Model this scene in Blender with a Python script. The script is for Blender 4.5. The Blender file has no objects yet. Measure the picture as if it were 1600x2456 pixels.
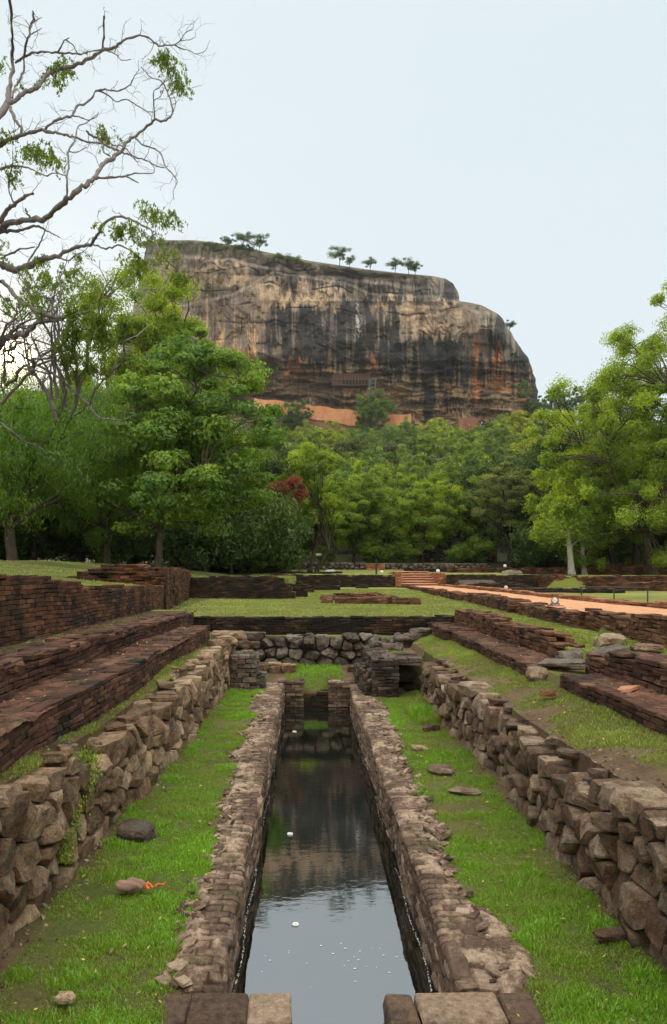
import bpy, math, random
import numpy as np
from mathutils import Vector

# ------------------------------------------------------------------ camera, world, sun, exposure
sc = bpy.context.scene
F = 1700.0                      # focal length in photograph pixels (1600 x 2456)
CX, HY, CAMZ = 738.0, 1373.0, 2.4
cam_data = bpy.data.cameras.new('camera')
cam = bpy.data.objects.new('camera', cam_data)
sc.collection.objects.link(cam)
cam.location = (0, 0, CAMZ)
cam.rotation_euler = (math.radians(90), 0, 0)
cam_data.sensor_fit = 'VERTICAL'
cam_data.sensor_height = 36.0
cam_data.lens = 36.0 * F / 2456.0
cam_data.shift_x = (800 - CX) / 2456.0
cam_data.shift_y = (HY - 1228) / 2456.0
cam_data.clip_end = 20000
sc.camera = cam

SUN_AZ = math.radians(-22.9)     # from +Y towards -X
SUN_EL = math.radians(15.5)
sun_dir = Vector((math.sin(SUN_AZ) * math.cos(SUN_EL), math.cos(SUN_AZ) * math.cos(SUN_EL), math.sin(SUN_EL)))

world = bpy.data.worlds.new('World')
sc.world = world
world.use_nodes = True
wt = world.node_tree
for n in list(wt.nodes):
    wt.nodes.remove(n)
w_out = wt.nodes.new('ShaderNodeOutputWorld')
bg = wt.nodes.new('ShaderNodeBackground')
sky = wt.nodes.new('ShaderNodeTexSky')
sky.sky_type = 'NISHITA'
sky.sun_disc = False
sky.sun_elevation = SUN_EL
sky.sun_rotation = SUN_AZ
sky.air_density = 1.0
sky.dust_density = 1.0
sky.ozone_density = 1.0
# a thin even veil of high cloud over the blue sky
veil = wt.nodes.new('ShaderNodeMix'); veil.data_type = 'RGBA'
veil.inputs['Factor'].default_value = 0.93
tc = wt.nodes.new('ShaderNodeTexCoord')
dot = wt.nodes.new('ShaderNodeVectorMath'); dot.operation = 'DOT_PRODUCT'
dot.inputs[1].default_value = sun_dir
wt.links.new(tc.outputs['Generated'], dot.inputs[0])
glow = wt.nodes.new('ShaderNodeMath'); glow.operation = 'POWER'
mx0 = wt.nodes.new('ShaderNodeMath'); mx0.operation = 'MAXIMUM'; mx0.inputs[1].default_value = 0.0
wt.links.new(dot.outputs['Value'], mx0.inputs[0])
wt.links.new(mx0.outputs[0], glow.inputs[0]); glow.inputs[1].default_value = 420.0
glow2 = wt.nodes.new('ShaderNodeMath'); glow2.operation = 'POWER'
wt.links.new(mx0.outputs[0], glow2.inputs[0]); glow2.inputs[1].default_value = 6000.0
wno = wt.nodes.new('ShaderNodeTexNoise'); wno.inputs['Scale'].default_value = 1.6; wno.inputs['Detail'].default_value = 4
wmap = wt.nodes.new('ShaderNodeMapping'); wmap.inputs['Scale'].default_value = (1, 1, 3)
wt.links.new(tc.outputs['Generated'], wmap.inputs[0]); wt.links.new(wmap.outputs[0], wno.inputs['Vector'])
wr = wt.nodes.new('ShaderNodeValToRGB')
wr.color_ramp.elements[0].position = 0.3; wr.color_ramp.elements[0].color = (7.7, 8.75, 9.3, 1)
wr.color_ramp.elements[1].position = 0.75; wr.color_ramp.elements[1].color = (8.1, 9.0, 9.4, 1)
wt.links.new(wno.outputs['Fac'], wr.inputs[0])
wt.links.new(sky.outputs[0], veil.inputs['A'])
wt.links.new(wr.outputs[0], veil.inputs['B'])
sep = wt.nodes.new('ShaderNodeSeparateXYZ'); wt.links.new(tc.outputs['Generated'], sep.inputs[0])
def wm(op, a, b=0.0, clamp=False):
    m = wt.nodes.new('ShaderNodeMath'); m.operation = op; m.use_clamp = clamp
    for s_, v_ in ((m.inputs[0], a), (m.inputs[1], b)):
        if isinstance(v_, (int, float)): s_.default_value = v_
        else: wt.links.new(v_, s_)
    return m.outputs[0]
hi = wm('MULTIPLY', wm('SUBTRACT', sep.outputs['Z'], 0.64), 3.2, True)      # upper sky out of view brightened, added as fill light
bh = wm('MULTIPLY', sep.outputs['Y'], -1.4, True)                            # sky behind the camera brightened too, more added fill
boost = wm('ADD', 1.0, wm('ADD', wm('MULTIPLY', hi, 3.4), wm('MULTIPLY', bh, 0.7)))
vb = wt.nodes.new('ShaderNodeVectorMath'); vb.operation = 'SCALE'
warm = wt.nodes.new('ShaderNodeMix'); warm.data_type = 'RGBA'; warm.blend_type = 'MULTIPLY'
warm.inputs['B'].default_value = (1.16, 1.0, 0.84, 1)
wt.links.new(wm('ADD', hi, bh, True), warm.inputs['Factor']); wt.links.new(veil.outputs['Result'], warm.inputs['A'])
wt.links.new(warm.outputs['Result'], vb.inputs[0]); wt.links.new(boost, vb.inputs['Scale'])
add = wt.nodes.new('ShaderNodeMix'); add.data_type = 'RGBA'; add.blend_type = 'ADD'
add.inputs['Factor'].default_value = 1.0
gl = wt.nodes.new('ShaderNodeVectorMath'); gl.operation = 'SCALE'
gl.inputs[0].default_value = (3.4, 2.2, 0.5)
wt.links.new(glow.outputs[0], gl.inputs['Scale'])
gl2 = wt.nodes.new('ShaderNodeVectorMath'); gl2.operation = 'SCALE'
gl2.inputs[0].default_value = (220.0, 180.0, 110.0)
wt.links.new(glow2.outputs[0], gl2.inputs['Scale'])
ga = wt.nodes.new('ShaderNodeVectorMath'); ga.operation = 'ADD'
wt.links.new(gl.outputs[0], ga.inputs[0]); wt.links.new(gl2.outputs[0], ga.inputs[1])
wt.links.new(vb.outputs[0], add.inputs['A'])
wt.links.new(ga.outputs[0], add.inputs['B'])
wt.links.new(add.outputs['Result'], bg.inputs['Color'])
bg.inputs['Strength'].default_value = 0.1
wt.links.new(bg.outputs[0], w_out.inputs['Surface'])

sl = bpy.data.lights.new('sun', 'SUN')
sl.energy = 4.6
sl.angle = math.radians(0.5)
sl.color = (1.0, 0.86, 0.62)
so = bpy.data.objects.new('sun', sl)
sc.collection.objects.link(so)
so.rotation_euler = (-sun_dir).to_track_quat('-Z', 'Y').to_euler()

sc.view_settings.view_transform = 'Standard'
sc.view_settings.look = 'None'
sc.view_settings.exposure = 0.0
sc.view_settings.gamma = 1.0
sc.view_settings.use_curve_mapping = False
sc.cycles.max_bounces = 7
sc.cycles.diffuse_bounces = 4
sc.cycles.glossy_bounces = 3
sc.cycles.transmission_bounces = 5
sc.cycles.transparent_max_bounces = 4
sc.cycles.use_denoising = True

# ------------------------------------------------------------------ numpy noise
def _hash(ix, iy, iz, seed):
    h = (ix.astype(np.int64) * 374761393 + iy.astype(np.int64) * 668265263 + iz.astype(np.int64) * 2147483647 + seed * 974711) & 0xFFFFFFFF
    h = ((h ^ (h >> 13)) * 1274126177) & 0xFFFFFFFF
    h = ((h ^ (h >> 16)) * 2246822519) & 0xFFFFFFFF
    return ((h ^ (h >> 15)) & 0xFFFFFF) / float(0xFFFFFF)

def vn(x, y, z=0.0, seed=0):
    x, y, z = np.broadcast_arrays(np.asarray(x, float), np.asarray(y, float), np.asarray(z, float))
    ix, iy, iz = np.floor(x), np.floor(y), np.floor(z)
    fx, fy, fz = x - ix, y - iy, z - iz
    fx, fy, fz = fx*fx*(3-2*fx), fy*fy*(3-2*fy), fz*fz*(3-2*fz)
    def c(a, b, d): return _hash(ix + a, iy + b, iz + d, seed)
    x00 = c(0,0,0)*(1-fx)+c(1,0,0)*fx; x10 = c(0,1,0)*(1-fx)+c(1,1,0)*fx
    x01 = c(0,0,1)*(1-fx)+c(1,0,1)*fx; x11 = c(0,1,1)*(1-fx)+c(1,1,1)*fx
    return ((x00*(1-fy)+x10*fy)*(1-fz) + (x01*(1-fy)+x11*fy)*fz) * 2 - 1

def fbm(x, y, z=0.0, seed=0, octv=4, gain=0.5):
    s, a, t, f = 0.0, 1.0, 0.0, 1.0
    for o in range(octv):
        s = s + a * vn(np.asarray(x)*f, np.asarray(y)*f, np.asarray(z)*f, seed + 17*o)
        t += a; a *= gain; f *= 2.03
    return s / t

def sst(a, b, x):
    t = np.clip((np.asarray(x, float) - a) / (b - a), 0, 1)
    return t*t*(3-2*t)

def PX(u, v, Y):
    return np.array([(u - CX) / F * Y, Y, CAMZ + (HY - v) / F * Y])

# ------------------------------------------------------------------ mesh helpers
class MB:
    def __init__(self):
        self.V, self.Fq, self.Ft, self.T, self.n = [], [], [], [], 0
    def add(self, V, Fc, tint=None):
        V = np.asarray(V, float).reshape(-1, 3)
        if not isinstance(Fc, list): Fc = [Fc]
        for f in Fc:
            f = np.asarray(f, np.int64)
            if f.size == 0: continue
            (self.Fq if f.shape[1] == 4 else self.Ft).append(f + self.n)
        self.V.append(V)
        if tint is None: tint = 0.5
        self.T.append(np.broadcast_to(np.asarray(tint, float), (len(V),)).copy())
        self.n += len(V)
    def build(self, name, mat, parent=None, smooth=False, cols=None):
        V = np.concatenate(self.V) if self.V else np.zeros((0, 3))
        q = np.concatenate(self.Fq) if self.Fq else np.zeros((0, 4), np.int64)
        t = np.concatenate(self.Ft) if self.Ft else np.zeros((0, 3), np.int64)
        me = bpy.data.meshes.new(name)
        me.vertices.add(len(V)); me.vertices.foreach_set('co', V.astype(np.float32).ravel())
        nl = q.size + t.size
        me.loops.add(nl)
        me.loops.foreach_set('vertex_index', np.concatenate([q.ravel(), t.ravel()]).astype(np.int32))
        nf = len(q) + len(t)
        me.polygons.add(nf)
        ls = np.concatenate([np.arange(len(q))*4, len(q)*4 + np.arange(len(t))*3]).astype(np.int32)
        me.polygons.foreach_set('loop_start', ls)
        me.polygons.foreach_set('use_smooth', np.full(nf, smooth, dtype=bool))
        a = me.attributes.new('tint', 'FLOAT', 'POINT')
        a.data.foreach_set('value', np.concatenate(self.T).astype(np.float32))
        if cols is not None:
            c = me.color_attributes.new('Col', 'FLOAT_COLOR', 'POINT')
            cc = np.concatenate([cols, np.ones((len(V), 1))], 1)
            c.data.foreach_set('color', cc.astype(np.float32).ravel())
        me.update(calc_edges=True)
        me.materials.append(mat)
        o = bpy.data.objects.new(name, me)
        sc.collection.objects.link(o)
        if parent is not None:
            o.parent = parent
            if parent.type == 'EMPTY':
                o.location = -Vector(parent.location)
        return o

def tag(o, label=None, cat=None, group=None, kind=None):
    if label: o['label'] = label
    if cat: o['category'] = cat
    if group: o['group'] = group
    if kind: o['kind'] = kind
    return o

def empty(name, loc):
    o = bpy.data.objects.new(name, None)
    o.empty_display_size = 0.3
    sc.collection.objects.link(o); o.location = loc
    return o

def copy_tree(o, parent=None):
    c = o.copy(); sc.collection.objects.link(c)
    if parent is not None: c.parent = parent
    for ch in list(o.children): copy_tree(ch, c)
    return c

def box(mb, x0, x1, y0, y1, z0, z1, tint=0.5):
    V = [(x,y,z) for x in (x0,x1) for y in (y0,y1) for z in (z0,z1)]
    mb.add(V, np.array([(0,1,3,2),(4,6,7,5),(0,4,5,1),(2,3,7,6),(0,2,6,4),(1,5,7,3)]), tint)

# bevelled brick template
_cor = np.array([(x,y,z) for x in (-1,1) for y in (-1,1) for z in (-1,1)], float)
def _bt():
    q, t = [], []
    for ax in range(3):
        for s in (-1, 1):
            ids = [i for i in range(8) if _cor[i][ax] == s]
            o = [a for a in range(3) if a != ax]
            ids.sort(key=lambda i: math.atan2(_cor[i][o[1]], _cor[i][o[0]]))
            f = [i*3+ax for i in ids]
            sg = 1 if ax != 1 else -1
            if s*sg < 0: f.reverse()
            q.append(f)
    for ax in range(3):
        a, b = [x for x in range(3) if x != ax]
        for i in range(8):
            if _cor[i][ax] > 0: continue
            j = [k for k in range(8) if _cor[k][ax] > 0 and _cor[k][a] == _cor[i][a] and _cor[k][b] == _cor[i][b]][0]
            q.append([i*3+a, j*3+a, j*3+b, i*3+b])
    for i in range(8): t.append([i*3, i*3+1, i*3+2])
    P = np.array([_cor[c]*0.8 + np.eye(3)[ax]*_cor[c][ax]*0.2 for c in range(8) for ax in range(3)])
    def fix(f):
        p = P[f]; n = np.cross(p[1]-p[0], p[2]-p[0])
        return f if np.dot(n, p.mean(0)) > 0 else f[::-1]
    return np.array([fix(f) for f in q]), np.array([fix(f) for f in t])
BQ, BT = _bt()

def bricks(C, Hs, rng, bev=0.007, jit=0.006, rot=0.03):
    """C (n,3) centres, Hs (n,3) half sizes, in local space -> verts (n*24,3), faces"""
    n = len(C)
    cor = _cor[None]*(Hs[:, None]-bev) + rng.normal(0, jit*0.65, (n, 8, 3))
    V = np.repeat(cor, 3, axis=1)
    for ax in range(3):
        V[:, ax::3, ax] += _cor[None, :, ax]*bev
    a = rng.normal(0, rot, n)[:, None]; ca, sa = np.cos(a), np.sin(a)
    x, y = V[..., 0].copy(), V[..., 1].copy()
    V[..., 0], V[..., 1] = x*ca-y*sa, x*sa+y*ca
    b = rng.normal(0, rot*0.5, n)[:, None]
    V[..., 2] += V[..., 0]*b
    V += C[:, None]
    off = (np.arange(n)*24)[:, None, None]
    return V.reshape(-1, 3), [(BQ[None]+off).reshape(-1, 4), (BT[None]+off).reshape(-1, 3)]

def brick_block(mb, O, A, La, B, Wb, zt, zb, L=0.27, H=0.062, D=0.135, seed=1, jit=0.005, bev=0.007, miss=0.12, warp=0.035, ragend=0.0, gap=0.005, topz=0.012):
    rng = np.random.default_rng(seed)
    A = np.array(A, float); A /= np.linalg.norm(A); B = np.array(B, float); B /= np.linalg.norm(B)
    ztf = lambda a: (zt(np.asarray(a, float)) if callable(zt) else float(zt))+np.zeros(np.shape(a))
    zbf = lambda a: (zb(np.asarray(a, float)) if callable(zb) else float(zb))+np.zeros(np.shape(a))
    z0 = float(np.min(zbf(np.linspace(0, La, 20))))
    zmax = float(np.max(ztf(np.linspace(0, La, 40))))
    nc = max(1, int(round((zmax-z0)/H)))
    nb = max(1, int(round(Wb/D))); Db = Wb/nb
    Cs, Hh, Ts = [], [], []
    for k in range(nc):
        z = z0+(k+0.5)*H
        na = max(1, int(round(La/L)))
        edges = np.linspace(0, La, na+1)
        for j in range(nb):
            e = edges.copy()
            sh = (0.5 if (k+j) % 2 else 0.0)*La/na
            e = np.concatenate([[0], e[(e+sh > 0.05) & (e+sh < La-0.05)]+sh, [La]])
            e[1:-1] += rng.normal(0, 0.022*L/0.27, len(e)-2)
            c = (e[1:]+e[:-1])/2; l = e[1:]-e[:-1]
            kt = np.round((ztf(c)-z0)/H).astype(int)
            keep = (k < kt) & ((j == 0) | (j == nb-1) | (k >= kt-2) | (c < L) | (c > La-L))
            top = k == kt-1
            drop = top & (rng.random(len(c)) < miss)
            drop |= (c > La-ragend*(k+1)/max(nc, 1)) if ragend > 0 else False
            keep &= ~drop
            c, l, top = c[keep], l[keep], top[keep]
            if not len(c): continue
            dz = np.where(top, rng.normal(0, topz, len(c)), 0)
            Cs.append(np.stack([c, np.full(len(c), (j+0.5)*Db)+rng.normal(0, 0.005, len(c)), z+dz], 1))
            Hh.append(np.stack([l/2-gap, np.full(len(c), Db/2-gap*0.6), np.full(len(c), H/2-gap*0.55)], 1))
            Ts.append(np.clip(rng.normal(0.5, 0.2, len(c)), 0, 1))
    Cs, Hh, Ts = np.concatenate(Cs), np.concatenate(Hh), np.concatenate(Ts)
    V, Fc = bricks(Cs, Hh, rng, bev, jit)
    T = np.repeat(Ts, 24)
    def mp(V):
        W = np.empty_like(V)
        W[:, 0] = O[0]+A[0]*V[:, 0]+B[0]*V[:, 1]
        W[:, 1] = O[1]+A[1]*V[:, 0]+B[1]*V[:, 1]
        W[:, 2] = V[:, 2]
        if warp:
            w = vn(V[:, 0]*0.9, V[:, 2]*0.7, 0, seed+5)*warp + vn(V[:, 0]*3.1, V[:, 2]*3, 0, seed+9)*warp*0.14
            W[:, 0] += B[0]*w; W[:, 1] += B[1]*w
            W[:, 2] += vn(V[:, 0]*0.8, V[:, 1]*1.5, 0, seed+7)*warp*0.6*np.clip((V[:, 2]-z0)/0.2, 0, 1)
        return W
    mb.add(mp(V), Fc, T)
    # dark earth core so no light passes between the bricks
    ns = max(2, int(La/0.4))
    aa = np.linspace(0.05, La-0.05-ragend, ns)
    tops = ztf(aa)-H*1.3
    CV, CF = [], []
    for a, t in zip(aa, tops):
        t = max(t, z0+0.01)
        for b, zz in ((0.045, z0), (Wb-0.045, z0), (Wb-0.045, t), (0.045, t)): CV.append((a, b, zz))
    for i in range(ns-1):
        p = i*4; r = p+4
        CF += [(p, p+1, r+1, r), (p+1, p+2, r+2, r+1), (p+2, p+3, r+3, r+2), (p+3, p, r, r+3)]
    CF += [(0, 3, 2, 1), (ns*4-4, ns*4-3, ns*4-2, ns*4-1)]
    mb.add(mp(np.array(CV)), np.array(CF), -0.5)

# cube-sphere boulder
def _cs(n):
    V, Fq = [], []; idx = {}
    g = np.linspace(-1, 1, n+1)
    def vid(p):
        k = tuple(np.round(p, 6))
        if k not in idx: idx[k] = len(V); V.append(p)
        return idx[k]
    for ax in range(3):
        for s in (-1, 1):
            for i in range(n):
                for j in range(n):
                    f = []
                    for a, b in ((i, j), (i+1, j), (i+1, j+1), (i, j+1)):
                        p = np.zeros(3); p[ax] = s; p[(ax+1) % 3] = g[a]; p[(ax+2) % 3] = g[b]
                        f.append(vid(p))
                    Fq.append(f if s > 0 else f[::-1])
    return np.array(V), np.array(Fq)
_CS = {n: _cs(n) for n in (5, 9, 14)}
def boulder(mb, c, size, seed=0, n=9, rough=0.12, square=0.5, rot=0.0, tilt=(0, 0), tint=None, freq=1.6):
    P, Fq = _CS[n]
    S = P/np.linalg.norm(P, axis=1)[:, None]
    Q = S*(1-square)+P*square*0.85
    d = fbm(Q[:, 0]*freq+seed*3.1, Q[:, 1]*freq, Q[:, 2]*freq, seed, 3)
    Q = Q*(1+rough*2.2*d)[:, None]
    # chopped facets
    rng = np.random.default_rng(seed)
    for k in range(5):
        nn = rng.normal(size=3); nn /= np.linalg.norm(nn)
        lim = rng.uniform(0.62, 0.9); dd = Q@nn
        Q = Q-np.clip(dd-lim, 0, None)[:, None]*nn*0.85
    V = Q*np.array(size)/2
    x, z = V[:, 0].copy(), V[:, 2].copy(); t = tilt[0]
    V[:, 0], V[:, 2] = x*math.cos(t)-z*math.sin(t), x*math.sin(t)+z*math.cos(t)
    y, z = V[:, 1].copy(), V[:, 2].copy(); t = tilt[1]
    V[:, 1], V[:, 2] = y*math.cos(t)-z*math.sin(t), y*math.sin(t)+z*math.cos(t)
    x, y = V[:, 0].copy(), V[:, 1].copy()
    V[:, 0], V[:, 1] = x*math.cos(rot)-y*math.sin(rot), x*math.sin(rot)+y*math.cos(rot)
    V += np.array(c)
    mb.add(V, Fq, rng.uniform(0, 1) if tint is None else tint)

# ------------------------------------------------------------------ stone walls
def clip_poly(poly, mid, nrm):
    out = []
    n = len(poly)
    for i in range(n):
        p, q = poly[i], poly[(i+1) % n]
        dp = (p[0]-mid[0])*nrm[0]+(p[1]-mid[1])*nrm[1]; dq = (q[0]-mid[0])*nrm[0]+(q[1]-mid[1])*nrm[1]
        if dp <= 0: out.append(p)
        if dp*dq < 0:
            t = dp/(dp-dq); out.append((p[0]+(q[0]-p[0])*t, p[1]+(q[1]-p[1])*t))
    return out

def stone_wall(mb, p0, p1, nrm, hf, zb, seed, cw=(0.16, 0.3), rh=0.21, depth=0.3, N=30, bulge=0.026, gap=0.013, wob=0.05, batter=0.03, rnd=1, irregular=0.24, cc_=0.93, nz=0.012, kv=1.9):
    """face of dry stones from p0 to p1 (2D), facing nrm; hf(s) wall height"""
    rng = np.random.default_rng(seed)
    p0, p1 = np.array(p0, float), np.array(p1, float)
    L = np.linalg.norm(p1-p0); A = (p1-p0)/L; nrm = np.array(nrm, float)
    hmax = max(hf(s) for s in np.linspace(0, L, 30))
    seeds = []
    rows = int(math.ceil(hmax/rh))+1
    for r in range(rows):
        s = rng.uniform(-0.1, 0.1)
        while s < L+0.2:
            w = rng.uniform(*cw)*(1+0.35*max(0, 1-r/2.0)*rng.random())
            s += w
            seeds.append((s-w/2, (r+0.5)*rh+rng.normal(0, rh*irregular)))
    S = np.array(seeds)
    rad = max(cw[1]*1.6, rh*2.2)
    for i, (s, t) in enumerate(seeds):
        if s < -0.05 or s > L+0.05: continue
        h = hf(min(max(s, 0), L))+rng.normal(0, 0.02)
        if t > h-rh*0.22: continue
        poly = [(s-rad, -0.12), (s+rad, -0.12), (s+rad, h), (s-rad, h)]
        poly = [(max(min(x, L+0.03), -0.03), y) for x, y in poly]
        d = np.hypot(S[:, 0]-s, S[:, 1]-t)
        for j in np.where((d < rad*1.7) & (d > 1e-6))[0]:
            hj = hf(min(max(S[j, 0], 0), L))
            if S[j, 1] > hj-rh*0.22: continue
            mid = ((s+S[j, 0])/2, (t+S[j, 1])/2); n2 = (S[j, 0]-s, (S[j, 1]-t)*kv)
            poly = clip_poly(poly, mid, n2)
            if len(poly) < 3: break
        if len(poly) < 3: continue
        P = np.array(poly)
        for _ in range(rnd):
            Q = np.roll(P, -1, 0)
            P = np.stack([P*cc_+Q*(1-cc_), P*(1-cc_)+Q*cc_], 1).reshape(-1, 2)
        Q = np.vstack([P, P[:1]]); sl_ = np.hypot(*np.diff(Q, axis=0).T); cum = np.concatenate([[0], np.cumsum(sl_)])
        if cum[-1] < 0.12: continue
        tt = np.linspace(0, cum[-1], N, endpoint=False)
        P = np.stack([np.interp(tt, cum, Q[:, 0]), np.interp(tt, cum, Q[:, 1])], 1)
        c = P.mean(0); sz = np.hypot(*(P-c).T).mean()
        P = c+(P-c)*(1-gap/sz*rng.uniform(0.5, 1.5))
        pr = rng.normal(0, 0.022)
        tx, ty = rng.normal(0, 0.16, 2)
        bl = bulge*rng.uniform(0.5, 1.4)
        rings = []
        fac = [(bl*rng.uniform(0.9, 2.0), rng.normal(0, bl*1.1), rng.normal(0, bl*1.1)) for _ in range(4)]
        for rr, dd in ((0.97, -depth), (1.0, -depth*0.4), (1.0, -0.03), (0.985, -0.006), (0.94, bl*0.35), (0.8, bl*0.8), (0.5, bl), (0.25, bl)):
            pts = c+(P-c)*rr
            if dd > -0.02:      # broken, facetted face
                fx, fy = (pts[:, 0]-c[0])/sz, (pts[:, 1]-c[1])/sz
                pl = np.min([h0+fx*ax_+fy*ay_ for h0, ax_, ay_ in fac], axis=0)
                dd = np.minimum(pl, dd+0.02) if rr > 0.9 else pl
            dep = np.zeros(N)+dd+pr+((pts[:, 0]-c[0])*tx+(pts[:, 1]-c[1])*ty)*(1 if rr < 0.995 and np.max(dd) > -0.05 else 0)
            rings.append(np.column_stack([pts, dep]))
        R = np.vstack(rings+[np.array([[c[0], c[1], bl*1.02+pr]])])
        wx = p0[0]+A[0]*R[:, 0]; wy = p0[1]+A[1]*R[:, 0]
        zz = R[:, 1]
        wv = vn(R[:, 0]*0.5, zz*0.3, 0, seed+3)*wob
        dep = R[:, 2]-batter*zz+wv
        W = np.column_stack([wx+nrm[0]*dep, wy+nrm[1]*dep, zz+zb])
        k = 14.0
        for ax in range(3):
            W[:, ax] += vn(W[:, 0]*3.5+i*3.1, W[:, 1]*3.5, W[:, 2]*3.5, seed+77*ax)*0.009
            W[:, ax] += fbm(W[:, 0]*k+i*7.3, W[:, 1]*k, W[:, 2]*k, seed+31*ax, 5, 0.62)*nz
        nr = len(rings); fq = []
        flip = (A[0]*nrm[1]-A[1]*nrm[0]) > 0
        for r in range(nr-1):
            for a in range(N):
                b = (a+1) % N
                f = (r*N+a, r*N+b, (r+1)*N+b, (r+1)*N+a)
                fq.append(f)
        ft = [((nr-1)*N+a, (nr-1)*N+(a+1) % N, nr*N) for a in range(N)]
        mb.add(W, [np.array(fq), np.array(ft)], rng.uniform(0, 1))
    # dark earth behind the joints
    ss = np.linspace(0, L, 40); CV = []
    for s in ss:
        wv = float(vn(s*0.5, 0.15, 0, seed+3))*wob
        for t, d_ in ((-0.1, -0.1), (max(hf(s)-0.05, 0.05), -0.1), (max(hf(s)-0.05, 0.05), -0.2)):
            dp = d_+wv-batter*max(t, 0)
            CV.append((p0[0]+A[0]*s+nrm[0]*dp, p0[1]+A[1]*s+nrm[1]*dp, t+zb))
    CF = []
    for i in range(39):
        q = i*3; CF += [(q, q+3, q+4, q+1), (q+1, q+4, q+5, q+2)]
    mb.add(np.array(CV), np.array(CF), -0.6)

# ------------------------------------------------------------------ materials
def mat_new(name):
    m = bpy.data.materials.new(name); m.use_nodes = True
    nt = m.node_tree
    b = nt.nodes['Principled BSDF']
    b.inputs['Roughness'].default_value = 0.9
    b.inputs['Specular IOR Level'].default_value = 0.25
    return m, nt, b
def N_(nt, t, **kw):
    n = nt.nodes.new(t)
    for k, v in kw.items(): setattr(n, k, v)
    return n
def noise(nt, scale, detail=4, rough=0.6, vec=None, sc3=None):
    n = N_(nt, 'ShaderNodeTexNoise'); n.inputs['Scale'].default_value = scale
    n.inputs['Detail'].default_value = detail; n.inputs['Roughness'].default_value = rough
    if vec is None:
        g = N_(nt, 'ShaderNodeNewGeometry'); vec = g.outputs['Position']
    if sc3:
        mp = N_(nt, 'ShaderNodeMapping'); mp.inputs['Scale'].default_value = sc3
        nt.links.new(vec, mp.inputs[0]); vec = mp.outputs[0]
    nt.links.new(vec, n.inputs['Vector'])
    return n.outputs['Fac']
def ramp(nt, src, stops):
    r = N_(nt, 'ShaderNodeValToRGB')
    el = r.color_ramp.elements
    while len(el) < len(stops): el.new(0.5)
    for e, (p, c) in zip(el, stops):
        e.position = p; e.color = (*c, 1) if len(c) == 3 else c
    nt.links.new(src, r.inputs[0]); return r.outputs[0]
def mixc(nt, f, a, b, mode='MIX'):
    m = N_(nt, 'ShaderNodeMix', data_type='RGBA', blend_type=mode)
    for s, v in ((m.inputs['Factor'], f), (m.inputs['A'], a), (m.inputs['B'], b)):
        if isinstance(v, (int, float)): s.default_value = v
        elif isinstance(v, tuple): s.default_value = (*v, 1)
        else: nt.links.new(v, s)
    return m.outputs['Result']
def mth(nt, op, a, b=0.0):
    m = N_(nt, 'ShaderNodeMath', operation=op)
    for s, v in ((m.inputs[0], a), (m.inputs[1], b)):
        if isinstance(v, (int, float)): s.default_value = v
        else: nt.links.new(v, s)
    return m.outputs[0]
def attr(nt, name, col=False):
    a = N_(nt, 'ShaderNodeAttribute', attribute_name=name)
    return a.outputs['Color'] if col else a.outputs['Fac']
def bump(nt, b, h, dist, strength=1.0):
    n = N_(nt, 'ShaderNodeBump'); n.inputs['Distance'].default_value = dist; n.inputs['Strength'].default_value = strength
    nt.links.new(h, n.inputs['Height']); nt.links.new(n.outputs[0], b.inputs['Normal'])

def brick_mat(name, dark, mid, light, mold, moldcol=(0.012, 0.011, 0.009), moss=0.15, lichen=0.1):
    m, nt, b = mat_new(name)
    t = attr(nt, 'tint')
    n1 = noise(nt, 22, 5, 0.7)
    f = mth(nt, 'ADD', mth(nt, 'MULTIPLY', t, 0.75), mth(nt, 'MULTIPLY', mth(nt, 'SUBTRACT', n1, 0.5), 0.9))
    c = ramp(nt, f, [(0.0, dark), (0.4, mid), (0.8, light)])
    c = mixc(nt, 1.0, c, ramp(nt, noise(nt, 90, 6, 0.8), [(0.3, (0.6, 0.6, 0.6)), (0.7, (1.35, 1.35, 1.35))]), 'MULTIPLY')
    big = noise(nt, 1.5, 6, 0.7)
    g = N_(nt, 'ShaderNodeNewGeometry')
    sx = N_(nt, 'ShaderNodeSeparateXYZ'); nt.links.new(g.outputs['Normal'], sx.inputs[0])
    mk = ramp(nt, big, [(0.62-mold*0.5, (0, 0, 0)), (0.72-mold*0.4, (1, 1, 1))])
    c = mixc(nt, mth(nt, 'MULTIPLY', mk, 0.85), c, moldcol)
    ms = ramp(nt, noise(nt, 2.3, 5, 0.7), [(0.56, (0, 0, 0)), (0.68, (1, 1, 1))])
    c = mixc(nt, mth(nt, 'MULTIPLY', ms, moss), c, (0.07, 0.09, 0.015))
    li = ramp(nt, noise(nt, 7, 6, 0.75), [(0.63, (0, 0, 0)), (0.69, (1, 1, 1))])
    c = mixc(nt, mth(nt, 'MULTIPLY', li, lichen), c, (0.36, 0.33, 0.27))
    nt.links.new(c, b.inputs['Base Color'])
    bump(nt, b, noise(nt, 55, 6, 0.75), 0.012, 0.9)
    return m
M_canal = brick_mat('worn_pinkish_brick', (0.035, 0.021, 0.015), (0.13, 0.082, 0.056), (0.37, 0.27, 0.195), 0.14, moss=0.35, lichen=0.5)
M_ledge = brick_mat('dark_red_brick', (0.025, 0.012, 0.008), (0.085, 0.037, 0.022), (0.185, 0.09, 0.058), 0.22, moss=0.22, lichen=0.18)
M_wall = brick_mat('mottled_brick', (0.022, 0.010, 0.006), (0.105, 0.043, 0.020), (0.22, 0.095, 0.045), 0.32, moss=0.1, lichen=0.12)
M_dark = brick_mat('blackened_shaded_brick', (0.010, 0.007, 0.005), (0.042, 0.024, 0.015), (0.13, 0.066, 0.036), 0.38, moss=0.12, lichen=0.1)
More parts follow.
